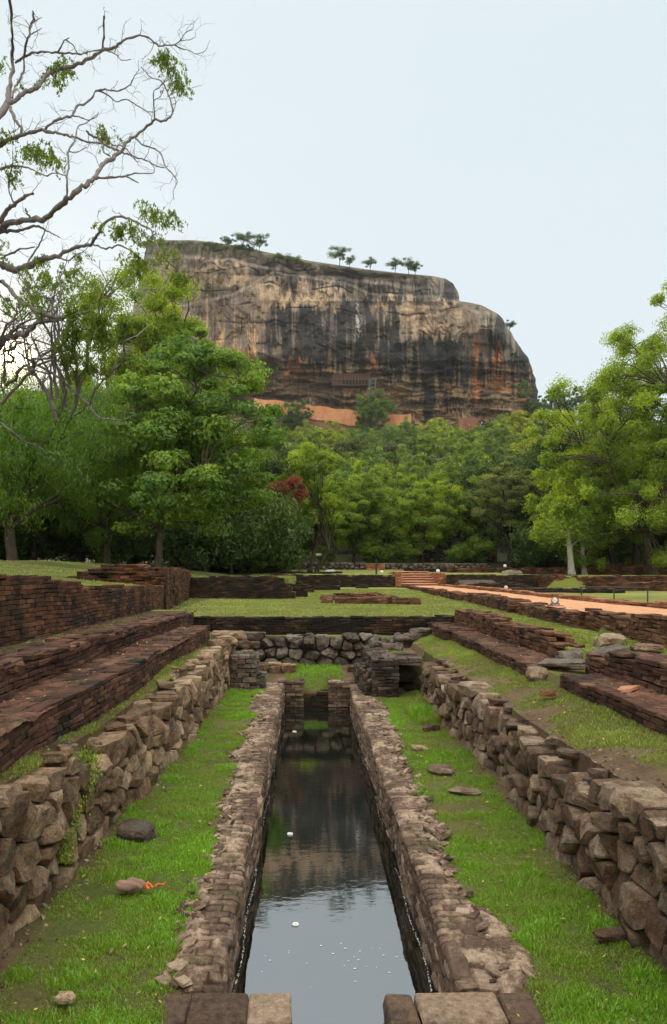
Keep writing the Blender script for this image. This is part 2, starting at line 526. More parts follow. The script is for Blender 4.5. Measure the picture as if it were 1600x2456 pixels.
M_red = brick_mat('clean_red_brick', (0.13, 0.048, 0.022), (0.30, 0.125, 0.065), (0.44, 0.22, 0.13), 0.05, moss=0.04, lichen=0.1)
M_pier = brick_mat('grey_brown_brick', (0.02, 0.013, 0.010), (0.08, 0.055, 0.042), (0.20, 0.15, 0.115), 0.25, moss=0.15, lichen=0.3)
M_brown = brick_mat('brown_brick', (0.03, 0.014, 0.007), (0.12, 0.055, 0.028), (0.24, 0.12, 0.065), 0.2, moss=0.12, lichen=0.12)

def stone_mat(name, dark, mid, light, rust=0.35, grey=0.25):
    m, nt, b = mat_new(name)
    t = attr(nt, 'tint')
    n1 = noise(nt, 9, 6, 0.72)
    f = mth(nt, 'ADD', mth(nt, 'MULTIPLY', t, 0.6), mth(nt, 'MULTIPLY', mth(nt, 'SUBTRACT', n1, 0.38), 1.5))
    c = ramp(nt, f, [(0.0, dark), (0.38, mid), (0.85, light)])
    c = mixc(nt, 1.0, c, ramp(nt, noise(nt, 70, 6, 0.8), [(0.32, (0.4, 0.4, 0.4)), (0.68, (1.6, 1.6, 1.6))]), 'MULTIPLY')
    r = ramp(nt, noise(nt, 3.2, 4, 0.6), [(0.5, (0, 0, 0)), (0.64, (1, 1, 1))])
    c = mixc(nt, mth(nt, 'MULTIPLY', r, rust), c, (0.13, 0.055, 0.025))
    gy_ = ramp(nt, noise(nt, 4.1, 5, 0.65), [(0.50, (0, 0, 0)), (0.60, (1, 1, 1))])
    c = mixc(nt, mth(nt, 'MULTIPLY', gy_, grey), c, (0.17, 0.155, 0.14))
    d = ramp(nt, noise(nt, 6.5, 6, 0.75), [(0.54, (0, 0, 0)), (0.64, (1, 1, 1))])
    c = mixc(nt, mth(nt, 'MULTIPLY', d, 0.72), c, (0.022, 0.02, 0.019))
    nt.links.new(c, b.inputs['Base Color'])
    b.inputs['Roughness'].default_value = 0.82
    bump(nt, b, mth(nt, 'ADD', noise(nt, 38, 7, 0.75), noise(nt, 9, 5, 0.7, sc3=(1, 1, 0.35))), 0.03, 1.0)
    return m
M_stoneL = stone_mat('tan_field_stone', (0.055, 0.032, 0.018), (0.22, 0.138, 0.078), (0.46, 0.33, 0.21), 0.5)
M_stoneR = stone_mat('brown_field_stone', (0.04, 0.024, 0.016), (0.16, 0.10, 0.062), (0.38, 0.28, 0.19), 0.55)
M_stoneG = stone_mat('grey_field_stone', (0.022, 0.018, 0.014), (0.095, 0.075, 0.058), (0.24, 0.20, 0.16), 0.45)

def leaf_mat(name, dark, mid, light, trans=0.45, objvar=0.12, gloss=0.035):
    m = bpy.data.materials.new(name); m.use_nodes = True
    nt = m.node_tree
    for n in list(nt.nodes): nt.nodes.remove(n)
    out = N_(nt, 'ShaderNodeOutputMaterial')
    t = attr(nt, 'tint')
    oi = N_(nt, 'ShaderNodeObjectInfo')
    t2 = mth(nt, 'ADD', t, mth(nt, 'MULTIPLY', mth(nt, 'SUBTRACT', oi.outputs['Random'], 0.5), objvar*2))
    c = ramp(nt, t2, [(0.0, dark), (0.5, mid), (1.0, light)])
    di = N_(nt, 'ShaderNodeBsdfDiffuse'); tr = N_(nt, 'ShaderNodeBsdfTranslucent'); gs = N_(nt, 'ShaderNodeBsdfGlossy')
    gs.inputs['Roughness'].default_value = 0.45
    tc_ = mixc(nt, 1.0, c, (1.25, 1.15, 0.55), 'MULTIPLY')
    nt.links.new(c, di.inputs[0]); nt.links.new(tc_, tr.inputs[0]); gs.inputs[0].default_value = (0.8, 0.9, 0.9, 1)
    m1 = N_(nt, 'ShaderNodeMixShader'); m1.inputs[0].default_value = trans
    nt.links.new(di.outputs[0], m1.inputs[1]); nt.links.new(tr.outputs[0], m1.inputs[2])
    m2 = N_(nt, 'ShaderNodeMixShader'); m2.inputs[0].default_value = gloss
    nt.links.new(m1.outputs[0], m2.inputs[1]); nt.links.new(gs.outputs[0], m2.inputs[2])
    nt.links.new(m2.outputs[0], out.inputs[0])
    return m
L_deep = leaf_mat('deep_green_leaves', (0.05, 0.12, 0.015), (0.145, 0.265, 0.025), (0.31, 0.43, 0.045))
L_weep = leaf_mat('bright_green_leaves', (0.07, 0.15, 0.010), (0.15, 0.28, 0.02), (0.30, 0.43, 0.035))
L_yel = leaf_mat('yellow_green_leaves', (0.11, 0.19, 0.012), (0.25, 0.36, 0.018), (0.48, 0.54, 0.03), 0.5)
L_mid = leaf_mat('mid_green_leaves', (0.08, 0.15, 0.012), (0.19, 0.29, 0.02), (0.36, 0.45, 0.035))
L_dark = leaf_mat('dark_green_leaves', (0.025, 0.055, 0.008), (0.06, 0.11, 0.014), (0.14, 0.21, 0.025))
L_olive = leaf_mat('olive_leaves', (0.06, 0.09, 0.015), (0.13, 0.17, 0.03), (0.27, 0.29, 0.07))
L_red = leaf_mat('rust_red_leaves', (0.12, 0.035, 0.02), (0.26, 0.06, 0.035), (0.38, 0.12, 0.06))
L_hill = leaf_mat('hill_leaves', (0.08, 0.15, 0.018), (0.19, 0.29, 0.028), (0.36, 0.45, 0.045), objvar=0.3)
L_hillb = leaf_mat('bluish_hill_leaves', (0.05, 0.11, 0.02), (0.13, 0.22, 0.035), (0.25, 0.35, 0.05), objvar=0.25)
L_hilly = leaf_mat('light_hill_leaves', (0.15, 0.21, 0.018), (0.32, 0.38, 0.025), (0.50, 0.52, 0.04), objvar=0.2)
L_grass = leaf_mat('fresh_grass_blades', (0.28, 0.26, 0.07), (0.17, 0.34, 0.02), (0.28, 0.50, 0.03), 0.4, 0, 0.04)
L_grass2 = leaf_mat('dry_mown_grass_blades', (0.20, 0.18, 0.06), (0.21, 0.27, 0.045), (0.36, 0.42, 0.08), 0.35, 0, 0.04)

def bark_mat(name, a, b_, sc_=6):
    m, nt, b = mat_new(name)
    c = ramp(nt, noise(nt, sc_, 5, 0.7, sc3=(1, 1, 0.35)), [(0.3, a), (0.7, b_)])
    nt.links.new(c, b.inputs['Base Color'])
    bump(nt, b, noise(nt, sc_*3, 5, 0.7, sc3=(1, 1, 0.3)), 0.03)
    return m
B_brown = bark_mat('brown_bark', (0.03, 0.022, 0.016), (0.11, 0.085, 0.06))
B_grey = bark_mat('grey_bark', (0.10, 0.085, 0.08), (0.26, 0.23, 0.22), 14)
B_pale = bark_mat('pale_bark', (0.22, 0.2, 0.17), (0.45, 0.42, 0.37))
B_dark = bark_mat('dark_bark', (0.012, 0.01, 0.009), (0.045, 0.036, 0.03))
def plain(name, c, rough=0.7, metal=0.0, bs=0):
    m, nt, b = mat_new(name)
    n = noise(nt, 12, 4)
    cc = ramp(nt, n, [(0.3, tuple(x*0.8 for x in c)), (0.7, tuple(min(1, x*1.15) for x in c))])
    nt.links.new(cc, b.inputs['Base Color'])
    b.inputs['Roughness'].default_value = rough; b.inputs['Metallic'].default_value = metal
    return m

def worn_sheet(mb, O, A, La, B, wf, zf, seed, da=0.02, db=0.018, bl=0.21, bw=0.085, drop=0.035, ero=0.5, wmax=1.0, lip=0.03):
    """continuous worn brick paving: A along, B across; wf(a) width; zf(a, b) height"""
    na = int(La/da)+1; nb = int(wmax/db)+1
    a_ = np.linspace(0, La, na); q = np.linspace(0, 1, nb)
    AA, QQ = np.meshgrid(a_, q, indexing='ij'); W = wf(AA)+np.zeros(AA.shape); BB = QQ*W
    row = np.floor(AA/bw+0.25*vn(AA*2, BB*2, 0, seed)); off = (row % 2)*0.5+0.15*vn(row*1.7, 0, 0, seed+1)
    colm = np.floor(BB/bl+off)
    fa = AA/bw+0.25*vn(AA*2, BB*2, 0, seed)-row; fb = BB/bl+off-colm
    joint = np.minimum(np.minimum(fa, 1-fa)*bw, np.minimum(fb, 1-fb)*bl)
    cell = _hash(row, colm, row*0, seed+9)
    wear = sst(-0.45, 0.30, fbm(AA*2.1, BB*3.5, 0, seed+2, 5, 0.6)+QQ*ero-0.18)
    g = (1-sst(0.0, 0.011, joint))*(1-0.75*wear)
    h = -0.009*g+0.008*(cell-0.5)*(1-0.5*wear)
    # broken, flaking layers where the surface is worn
    fl = fbm(AA*6, BB*7, 0, seed+3, 4, 0.6)
    lay = np.floor((fl+0.5)*5)/5+0.25*((fl+0.5)*5 % 1 > 0.86)
    h = h+wear*(lay-0.5)*0.038-wear*0.006+fbm(AA*28, BB*28, 0, seed+4, 3, 0.7)*0.0045
    edge = np.exp(-BB/0.02)*lip+sst(0.80, 1.0, QQ)*drop+0.035*(1-sst(0.0, 0.14, AA))
    h = h-edge
    Z = zf(AA, BB)+h
    w = fbm(AA*1.5, 0, 0, seed+6, 3)*0.02*(1-QQ)
    X = O[0]+A[0]*AA+B[0]*(BB+w); Y = O[1]+A[1]*AA+B[1]*(BB+w)
    T = np.clip(0.42+0.5*(cell-0.5)*(1-0.4*wear)+0.35*wear-0.9*g+0.6*fl*(0.3+wear), -0.3, 1.15)
    ii = np.arange(na*nb).reshape(na, nb)
    mb.add(np.stack([X, Y, Z], -1).reshape(-1, 3), np.stack([ii[:-1, :-1], ii[1:, :-1], ii[1:, 1:], ii[:-1, 1:]], -1).reshape(-1, 4), T.ravel())
# ------------------------------------------------------------------ terrain
def ip(Y, a, b): return np.interp(Y, a, b)
def xL(Y): return ip(Y, [3, 15], [-1.93, -1.60])
def xR(Y): return ip(Y, [3, 13.5], [2.12, 2.20])
def pL(Y): return ip(Y, [4, 10.6, 24, 49], [5.2, 5.4, 5.9, 6.45])
def pR(Y): return ip(Y, [4, 15.8, 49], [7.6, 8.0, 9.0])
def pZ(Y): return ip(Y, [4, 10, 20, 49], [1.66, 1.63, 1.56, 1.50])
def hill(X, Y):
    z = ip(Y, [50, 62, 80, 92, 110, 150, 200, 250, 300, 350, 450, 520, 700, 3000], [2.2, 2.6, 3.3, 3.9, 6, 16, 29, 42, 55, 66, 74, 60, 20, 0])
    side = ip(np.abs(X+20), [0, 120, 330, 700, 1500], [1, 1, 0.75, 0.2, 0.0])
    far = sst(80, 140, Y)
    return z*(1-far)+z*side*far+far*fbm(X/45, Y/45, 0, 5, 3)*5
def Hh(X, Y):
    X = np.asarray(X, float); Y = np.asarray(Y, float)
    X, Y = np.broadcast_arrays(X, Y)
    small = fbm(X*1.3, Y*1.3, 0, 3, 3)*0.022
    lawn = ip(Y, [17, 50], [1.27, 1.40])+fbm(X*0.25, Y*0.25, 0, 8, 2)*0.03
    # near field, by X
    terL = ip(X, [-2.4, -1.8], [0.97, 0.895])+ip(Y, [3, 6, 8, 10, 17], [0.01, -0.02, -0.06, 0.0, -0.02])+small*0.8
    terR = ip(X, [2.25, 3.1], [0.80, 0.98])+ip(Y, [3, 8, 13, 17], [0.03, 0.0, -0.05, -0.06])+small*0.8
    low = small+ip(Y, [3, 13, 17], [-0.02, -0.02, 0.0])+0.05*np.exp(-((X-xL(Y))/0.18)**2)+0.05*np.exp(-((X-xR(Y))/0.18)**2)
    bank = ip(Y, [3, 12, 18, 22, 36], [2.2, 2.12, 1.97, 2.0, 2.2])+np.clip((-4.3-X)*0.09, 0, 0.75)+small
    z = np.where(X < -4.02, bank, np.where(X < -2.92, 1.45+small, np.where(X < -2.42, 1.12, np.where(X < xL(Y)-0.2, terL, low))))
    z = np.where(X > xR(Y)+0.2, terR, z)
    z = np.where(X > 3.16, 1.08, z)
    z = np.where(X > 3.78, 1.27+small, z)
    # gap between the two upper ledges on the right
    # far centre of the sunken garden
    cen = (X > xL(Y)-0.2) & (X < xR(Y)+0.2)
    z = np.where(cen & (Y > 15.4), ip(Y, [15.4, 16.1, 17.1], [0.0, 0.12, 0.2])+small, z)
    z = np.where((X > 1.33) & (X < xR(Y)+0.2) & (Y > 14.6), 0.66+small, z)
    z = np.where((X > 1.33) & (X < 1.72) & (Y > 13.8), 0.66, z)
    z = np.where((X < -1.2) & (X > -1.9) & (Y > 14.75) & (Y < 16.0), 0.62, z)
    # canal
    can = (X > -0.66) & (X < 1.02) & (Y < 15.35) & (Y > 4.1-0.15)
    can |= (X > -0.25) & (X < 0.6) & (Y <= 4.1)
    z = np.where(can, -1.35, z)
    z = np.where((X > -0.2) & (X < 0.56) & (Y >= 15.3) & (Y < 16.0), ip(Y, [15.3, 15.5, 16.0], [-0.42, -0.25, 0.1]), z)
    # behind the end wall
    z = np.where(cen & (Y > 17.2), 0.86+small, z)
    z = np.where((X > -3.0) & (X < 3.3) & (Y > 17.2), 0.84+small, z)
    L = (Y > 17.85)
    z = np.where(L, lawn, z)
    bl = ip(Y, [17, 20.7, 32], [-4.05, -4.4, -5.2])
    z = np.where(L & (X < bl) , bank, z)
    # terrace behind the left transverse wall
    z = np.where((Y > 29.15) & (X < -0.75) & (Y < 48.3), 2.18+small+np.clip((-4.6-X)*0.11, 0, 0.7), z)
    z = np.where((Y > 29.15) & (Y < 48.3) & (X >= -2.6) & (X > -0.75-0*Y), lawn, z)
    # path bed
    z = np.where((X > pL(Y)+0.12) & (X < pR(Y)-0.12) & (Y < 49), pZ(Y)-0.03, z)
    z = np.where((X > pR(Y)-0.12) & (Y < 48), ip(Y, [5, 48], [1.34, 1.40])+small*1.5, z)
    up = ip(Y, [48, 70, 73.5, 74, 92], [2.24, 2.55, 2.7, 3.3, 3.9])+small*2
    upl = np.maximum(up, np.minimum(bank, 4.2))
    z = np.where(Y > 48.2, np.where(X < -6, upl, up), z)
    z = np.where((X > 16) & (Y > 46.3) & (Y < 60), 2.2, z)
    z = np.where((X > 6.0) & (X < 9.25) & (Y > 47.5) & (Y < 52.5), 1.35, z)
    z = np.where(Y > 90, hill(X, Y), z)
    return z

def graded(a, b, d0, g, dmax):
    out = [a]; d = d0; s = 1 if b > a else -1
    while (b-out[-1])*s > 0:
        out.append(out[-1]+s*d); d = min(d*g, dmax)
    return out[1:]
gx = list(np.arange(-4.5, 4.61, 0.07)); gx = graded(-4.5, -1800, 0.1, 1.09, 60)[::-1]+gx+graded(4.6, 1800, 0.1, 1.07, 60)
gx = sorted(set(round(x, 4) for x in gx if abs(x+4.5) > 1e-9 or True))
gy = list(np.arange(-12, 3, 0.5))+list(np.arange(3, 18.4, 0.11))+graded(18.4, 3200, 0.14, 1.035, 60)
for s in (3.93, 3.97, 4.08, 4.12, 13.78, 13.82, 14.58, 14.62, 15.28, 15.32, 17.18, 17.22, 17.83, 17.87, 29.12, 29.18, 48.15, 48.25, 46.25, 46.35, 73.4, 73.6):
    gy = [y for y in gy if abs(y-s) > 0.018]+[s]
gy = sorted(gy)
gx, gy = np.array(gx), np.array(gy)
XX, YY = np.meshgrid(gx, gy)
ZZ = Hh(XX, YY)
nxg, nyg = len(gx), len(gy)
idx = np.arange(nxg*nyg).reshape(nyg, nxg)
FQ = np.stack([idx[:-1, :-1], idx[:-1, 1:], idx[1:, 1:], idx[1:, :-1]], -1).reshape(-1, 4)

def rimw(y, left):
    "distance from the water to where the turf begins"
    return 0.25+0.12*ip(y, [4, 4.8, 6, 8, 15], [1.0, 0.8, 0.0, 0.7, 1.2])+0.30*np.clip(fbm(np.asarray(y)*1.1, 3.0 if left else 9.0, 0, 401, 4)+0.1, -0.25, 1)
def grassiness(X, Y):
    """1 = turf, 0 = bare earth"""
    n = fbm(X*2.2, Y*2.2, 0, 41, 4)
    g = np.ones(np.shape(X))*1.0
    lowl = (X > xL(Y)) & (X < -0.5)
    g = np.where(lowl, sst(-0.10, 0.12, X-xL(Y)+n*0.2)*sst(-0.10, 0.08, -0.52-rimw(Y, True)-X+n*0.12), g)
    lowr = (X > 0.8) & (X < xR(Y))
    g = np.where(lowr, sst(-0.10, 0.12, xR(Y)-X+n*0.2)*sst(-0.10, 0.08, X-0.88-rimw(Y, False)+n*0.12), g)
    tl = (X <= xL(Y)) & (X > -2.6)
    g = np.where(tl, sst(-0.15, 0.25, xL(Y)-0.2-X+n*0.3), g)
    tr = (X >= xR(Y)) & (X < 3.2)
    wd = ip(Y, [4, 8, 13], [0.62, 0.38, 0.25])
    g = np.where(tr, sst(wd-0.3, wd+0.25, X-xR(Y)+n*0.6), g)
    l2 = (X <= -2.6) & (X > -4.02)
    g = np.where(l2, 0.28*sst(-0.1, 0.5, n), g)
    g = np.where(Y > 17.3, 1.0, g)
    return np.clip(g*(0.80+0.30*n+0.45*fbm(X*0.8, Y*0.8, 0, 43, 3)), 0, 1)

GR = grassiness(XX, YY)
n1 = fbm(XX*0.9, YY*0.9, 0, 61, 4)[..., None]; n2 = fbm(XX*0.12, YY*0.12, 0, 71, 3)[..., None]; n3 = fbm(XX*7, YY*7, 0, 63, 2)[..., None]
dirt = np.array([0.15, 0.10, 0.062])*(1+0.35*n1+0.4*n3)
darkdirt = np.array([0.07, 0.045, 0.03])*(1+0.4*n1)
turf_low = np.array([0.10, 0.13, 0.03])*(1+0.4*n1)
turf_up = np.array([0.15, 0.16, 0.045])*(1+0.45*n1)
lawnc = np.array([0.20, 0.235, 0.05])*(1+0.35*n1+0.5*n2)
lawnc = lawnc*(1-sst(0.15, 0.5, n1+n2*0.7)*0.5)+np.array([0.25, 0.25, 0.09])*sst(0.15, 0.5, n1+n2*0.7)*0.5
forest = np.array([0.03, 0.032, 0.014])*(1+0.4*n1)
low = ((XX > xL(YY)-0.15) & (XX < xR(YY)+0.15) & (YY < 17.2))[..., None]
far = (YY > 17.3)[..., None] | (XX > 3.7)[..., None]
turf = np.where(low, turf_low, turf_up); turf = np.where(far, lawnc, turf)
turf = np.where((XX < -4)[..., None], np.array([0.085, 0.11, 0.03])*(1+0.4*n1), turf)
l2m = ((XX <= -2.6) & (XX > -4.02) & (YY < 17.8))[..., None]
gr = GR[..., None]
col = turf*gr+np.where(l2m, darkdirt*1.3, dirt)*(1-gr)
col = np.where(((XX > -0.66) & (XX < 1.02) & (YY < 15.4))[..., None], darkdirt*0.4, col)
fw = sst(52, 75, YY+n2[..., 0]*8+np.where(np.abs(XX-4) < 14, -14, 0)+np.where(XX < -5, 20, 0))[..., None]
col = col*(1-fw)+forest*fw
m, nt, b = mat_new('ground_surface')
cc = attr(nt, 'Col', True)
cc = mixc(nt, 1.0, cc, ramp(nt, noise(nt, 30, 6, 0.75), [(0.25, (0.55, 0.55, 0.55)), (0.75, (1.4, 1.4, 1.4))]), 'MULTIPLY')
nt.links.new(cc, b.inputs['Base Color']); b.inputs['Roughness'].default_value = 0.95; b.inputs['Specular IOR Level'].default_value = 0.1
bump(nt, b, noise(nt, 45, 5, 0.8), 0.03)
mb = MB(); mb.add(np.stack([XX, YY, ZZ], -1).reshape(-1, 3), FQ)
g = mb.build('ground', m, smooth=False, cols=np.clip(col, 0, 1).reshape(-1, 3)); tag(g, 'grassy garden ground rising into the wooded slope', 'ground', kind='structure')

# ------------------------------------------------------------------ water
m, nt, b = mat_new('still_dark_water')
for n in list(nt.nodes):
    if n.type != 'OUTPUT_MATERIAL': nt.nodes.remove(n)
outn = [n for n in nt.nodes if n.type == 'OUTPUT_MATERIAL'][0]
gl_ = N_(nt, 'ShaderNodeBsdfGlossy'); gl_.inputs['Roughness'].default_value = 0.025; gl_.inputs[0].default_value = (1, 1, 1, 1)
df = N_(nt, 'ShaderNodeBsdfDiffuse'); df.inputs[0].default_value = (0.006, 0.008, 0.005, 1)
fr = N_(nt, 'ShaderNodeFresnel'); fr.inputs['IOR'].default_value = 4.2
ms = N_(nt, 'ShaderNodeMixShader')
nt.links.new(fr.outputs[0], ms.inputs[0]); nt.links.new(df.outputs[0], ms.inputs[1]); nt.links.new(gl_.outputs[0], ms.inputs[2])
nt.links.new(ms.outputs[0], outn.inputs[0])
bn = N_(nt, 'ShaderNodeBump'); bn.inputs['Distance'].default_value = 0.004; bn.inputs['Strength'].default_value = 0.15
wvn = noise(nt, 5.5, 3, 0.55, sc3=(1, 2.2, 1))
nt.links.new(wvn, bn.inputs['Height'])
nt.links.new(bn.outputs[0], gl_.inputs['Normal'])
M_water = m
mb = MB(); xs = np.linspace(-0.75, 1.1, 12); ys = np.linspace(-8, 15.6, 60)
X2, Y2 = np.meshgrid(xs, ys); ii = np.arange(X2.size).reshape(X2.shape)
mb.add(np.stack([X2, Y2, np.full(X2.shape, -0.5)], -1).reshape(-1, 3), np.stack([ii[:-1, :-1], ii[:-1, 1:], ii[1:, 1:], ii[1:, :-1]], -1).reshape(-1, 4))
w = mb.build('water', M_water); tag(w, 'still dark water in the long brick canal', 'water', kind='structure')

# ------------------------------------------------------------------ canal walls
def rubble(mb, n, fx, fy, fz, size, seed, flat=0.4):
    rng = np.random.default_rng(seed)
    y = fy(rng.random(n)); x = fx(y, rng.random(n))
    s = rng.uniform(0.4, 1.0, n)*size
    C = np.stack([x, y, fz(x, y)+s*flat*0.12], 1)
    Hs = np.stack([s*rng.uniform(0.5, 1, n), s*rng.uniform(0.4, 0.8, n), s*flat*rng.uniform(0.3, 0.7, n)], 1)/2
    V, Fc = bricks(C, Hs, rng, bev=size*0.06, jit=size*0.10, rot=1.2)
    mb.add(V, Fc, np.repeat(rng.random(n), 24))
def canal_side(name, xi, w, sgn, seed, label):
    mb = MB()
    # rows of bricks across the rim: A along +Y, B away from the water
    brick_block(mb, (xi, 4.08), (0, 1), 11.15, (sgn, 0), 0.24, lambda a: -0.022+0.0*a, -1.2, L=0.2, H=0.05, D=0.15, seed=seed, jit=0.008, bev=0.012, miss=0.02, warp=0.035, gap=0.001, topz=0.006)
    worn_sheet(mb, (xi-sgn*0.008, 4.07), (0, 1), 11.2, (sgn, 0), lambda a: rimw(a+4.07, sgn < 0)+0.06+0.05*fbm(a*5, 0, 0, seed+8, 3), lambda a, b_: 0.022+0*a, seed, da=0.016, db=0.014, wmax=0.62, drop=0.05)
    rng = np.random.default_rng(seed+50)
    n = 260
    y = rng.uniform(4.1, 15.3, n); q = rng.random(n)
    out = rimw(y, sgn < 0)
    x = xi+sgn*(0.2+q*(out-0.12))
    s = rng.uniform(0.02, 0.07, n)
    C = np.stack([x, y, 0.02-0.03*q], 1)
    Hs = np.stack([s*0.7, s*rng.uniform(0.35, 0.8, n), rng.uniform(0.006, 0.014, n)], 1)
    V, Fc = bricks(C, Hs, rng, bev=0.004, jit=0.007, rot=0.8)
    mb.add(V, Fc, np.repeat(np.clip(rng.normal(0.62, 0.25, n), 0, 1), 24))
    rubble(mb, 160, lambda y, q: xi+sgn*(rimw(y, sgn < 0)-0.05+q*q*0.2), lambda q: 4.0+q*11.2, lambda x, y: Hh(x, y)-0.004, 0.05, seed+3)
    o = mb.build(name, M_canal)
    return tag(o, label, 'canal wall')
canal_side('canal_wall', -0.52, 0.42, -1, 11, 'worn brick canal wall on the left side of the water, flaking into the grass')
canal_side('canal_wall', 0.88, 0.44, 1, 23, 'worn brick canal wall on the right side of the water, tall wet face showing')
def slab(name, x0, x1, y0, y1, seed, label):
    mb = MB()
    brick_block(mb, (x0, y1), (1, 0), x1-x0, (0, -1), y1-y0, 0.0, -1.2, L=0.36, H=0.075, D=0.3, seed=seed, jit=0.008, bev=0.012, miss=0.0, warp=0.012, gap=0.002, topz=0.003)
    return tag(mb.build(name, M_canal), label, 'slab')
slab('threshold_slab', -0.86, -0.09, 2.6, 4.07, 31, 'broad worn brick slab left of the near water outlet')
slab('threshold_slab', 0.43, 1.27, 2.6, 4.07, 37, 'broad worn brick slab right of the near water outlet')
def abut(x0, x1, seed, label):
    mb = MB(); brick_block(mb, (x0, 15.22), (1, 0), x1-x0, (0, 1), 0.85, 0.03, -1.1, L=0.2, H=0.06, D=0.17, seed=seed, warp=0.02, miss=0.03, topz=0.006)
    return tag(mb.build('canal_abutment', M_canal), label, 'abutment')
abut(-0.66, -0.08, 41, 'left brick abutment closing the far end of the canal')
abut(0.44, 1.02, 43, 'right brick abutment closing the far end of the canal')
mb = MB(); brick_block(mb, (-0.09, 15.3), (1, 0), 0.54, (0, 1), 0.4, -0.22, -1.1, L=0.3, H=0.07, D=0.2, seed=47, warp=0.01)
tag(mb.build('sill_step', M_dark), 'low dark brick sill between the two far canal abutments', 'step')

# ------------------------------------------------------------------ retaining walls of field stone
def hl(s): return 0.96+0.05*math.sin(s*1.3)+0.05*math.sin(s*0.47+1)-(0.1 if 4 < s < 7 else 0)-0.03*s/12
mb = MB(); stone_wall(mb, (xL(2.0), 2.0), (xL(15.2)+0.02, 15.6), (1, 0.03), hl, -0.04, 5, cw=(0.13, 0.36), rh=0.2, depth=0.34)
rng = np.random.default_rng(8)
for k in range(24):      # loose capping stones
    y = 3.0+k*0.52+rng.normal(0, 0.12); s = rng.uniform(0.14, 0.26)
    boulder(mb, (xL(y)-0.12-rng.random()*0.12, y, 0.94-0.03*(y/12)+rng.normal(0, 0.01)-(0.1 if 6 < y < 9 else 0)), (s*1.2, s*0.95, 0.09), k+200, 9, 0.08, 0.95, rng.uniform(0, 3), (rng.normal(0, 0.08), rng.normal(0, 0.08)))
for k, (x, y, z, s) in enumerate(((-1.72, 14.9, 1.0, 0.55), (-1.85, 14.3, 1.0, 0.45), (-1.62, 15.4, 1.05, 0.5), (-1.9, 15.9, 1.03, 0.55), (-1.6, 16.0, 0.85, 0.6), (-1.65, 16.5, 0.95, 0.6))):
    boulder(mb, (x, y, z-0.05), (s, s*0.8, s*0.5), k+300, 9, 0.14, 0.6, k)
tag(mb.build('stone_wall', M_stoneL), 'tan dry stone retaining wall along the left lawn beside the canal', 'stone wall')
def hr(s): return 0.84+0.05*math.sin(s*1.1)+0.04*math.sin(s*2.7)-0.04*s/11+(0.06 if s < 4 else 0)
mb = MB(); stone_wall(mb, (xR(2.0), 2.0), (xR(13.5), 13.55), (-1, 0.0), hr, -0.04, 9, cw=(0.12, 0.32), rh=0.185, depth=0.34, gap=0.013, bulge=0.026, rnd=1, cc_=0.90)
for k in range(16):
    y = 3.0+k*0.66+rng.normal(0, 0.15); s = rng.uniform(0.14, 0.26)
    boulder(mb, (xR(y)+0.14+rng.random()*0.12, y, 0.82-0.03*(y/12)+rng.normal(0, 0.01)), (s*1.25, s*0.95, 0.10), k+400, 9, 0.08, 0.95, rng.uniform(0, 3), (rng.normal(0, 0.08), rng.normal(0, 0.08)))
tag(mb.build('stone_wall', M_stoneR), 'brown dry stone retaining wall along the right lawn beside the canal', 'stone wall')
mb = MB(); stone_wall(mb, (2.75, 17.05), (-2.0, 17.0), (0, -1), lambda s: 0.76+0.05*math.sin(s*5), 0.13, 15, cw=(0.2, 0.46), rh=0.21, depth=0.4, bulge=0.09, gap=0.016, N=26, irregular=0.18, rnd=2, cc_=0.86, nz=0.03, kv=1.8)
tag(mb.build('stone_wall', M_stoneG), 'dark wall of big rounded boulders across the far end of the canal garden', 'stone wall')

# left pillar, low ledges, right pier with its niche
mb = MB(); brick_block(mb, (-1.6, 14.62), (1, 0), 0.56, (0, 1), 0.75, 0.74, -0.05, L=0.26, H=0.095, D=0.22, seed=51, jit=0.014, bev=0.014, warp=0.04)
brick_block(mb, (-1.05, 14.62), (1, 0), 0.17, (0, 1), 0.55, lambda a: 0.42-a*1.3, -0.05, L=0.16, H=0.07, D=0.18, seed=52, jit=0.01)
boulder(mb, (-1.5, 14.66, 0.52), (0.22, 0.22, 0.34), 77, 9, 0.08, 0.85)
tag(mb.build('stone_pier', M_stoneG), 'small pier of squared stones and bricks where the left stone wall ends', 'pier')
mb = MB(); stone_wall(mb, (-0.28, 16.1), (-1.2, 16.1), (0, -1), lambda s: 0.22, 0.08, 61, cw=(0.18, 0.3), rh=0.2, depth=0.3, N=18)
brick_block(mb, (-1.22, 16.12), (1, 0), 0.95, (0, 1), 0.4, 0.31, 0.2, L=0.3, H=0.05, D=0.2, seed=63, jit=0.01, warp=0.03)
tag(mb.build('stone_ledge', M_stoneL), 'low stone ledge with a flat top left of the grassy slope below the boulder wall', 'ledge')
mb = MB(); brick_block(mb, (0.72, 16.15), (1, 0), 0.85, (0, 1), 0.5, 0.27, 0.0, L=0.4, H=0.13, D=0.25, seed=65, jit=0.02, bev=0.02, warp=0.03)
tag(mb.build('stone_ledge', M_stoneL), 'low flat stone block right of the grassy slope below the boulder wall', 'ledge')
mb = MB()
brick_block(mb, (1.24, 13.62), (1, 0), 0.52, (0, 1), 2.9, lambda a: 0.72, -0.05, L=0.24, H=0.065, D=0.25, seed=71, jit=0.01, warp=0.03, miss=0.05)
brick_block(mb, (1.24, 13.75), (0, 1), 2.6, (-1, 0), 0.18, lambda a: 0.40+0.1*np.sin(a*2), -0.05, L=0.24, H=0.065, D=0.09, seed=73, jit=0.012, warp=0.03)
brick_block(mb, (1.74, 13.72), (1, 0), 0.5, (0, 1), 0.9, 0.74, 0.6, L=0.45, H=0.07, D=0.3, seed=75, jit=0.012, warp=0.02)
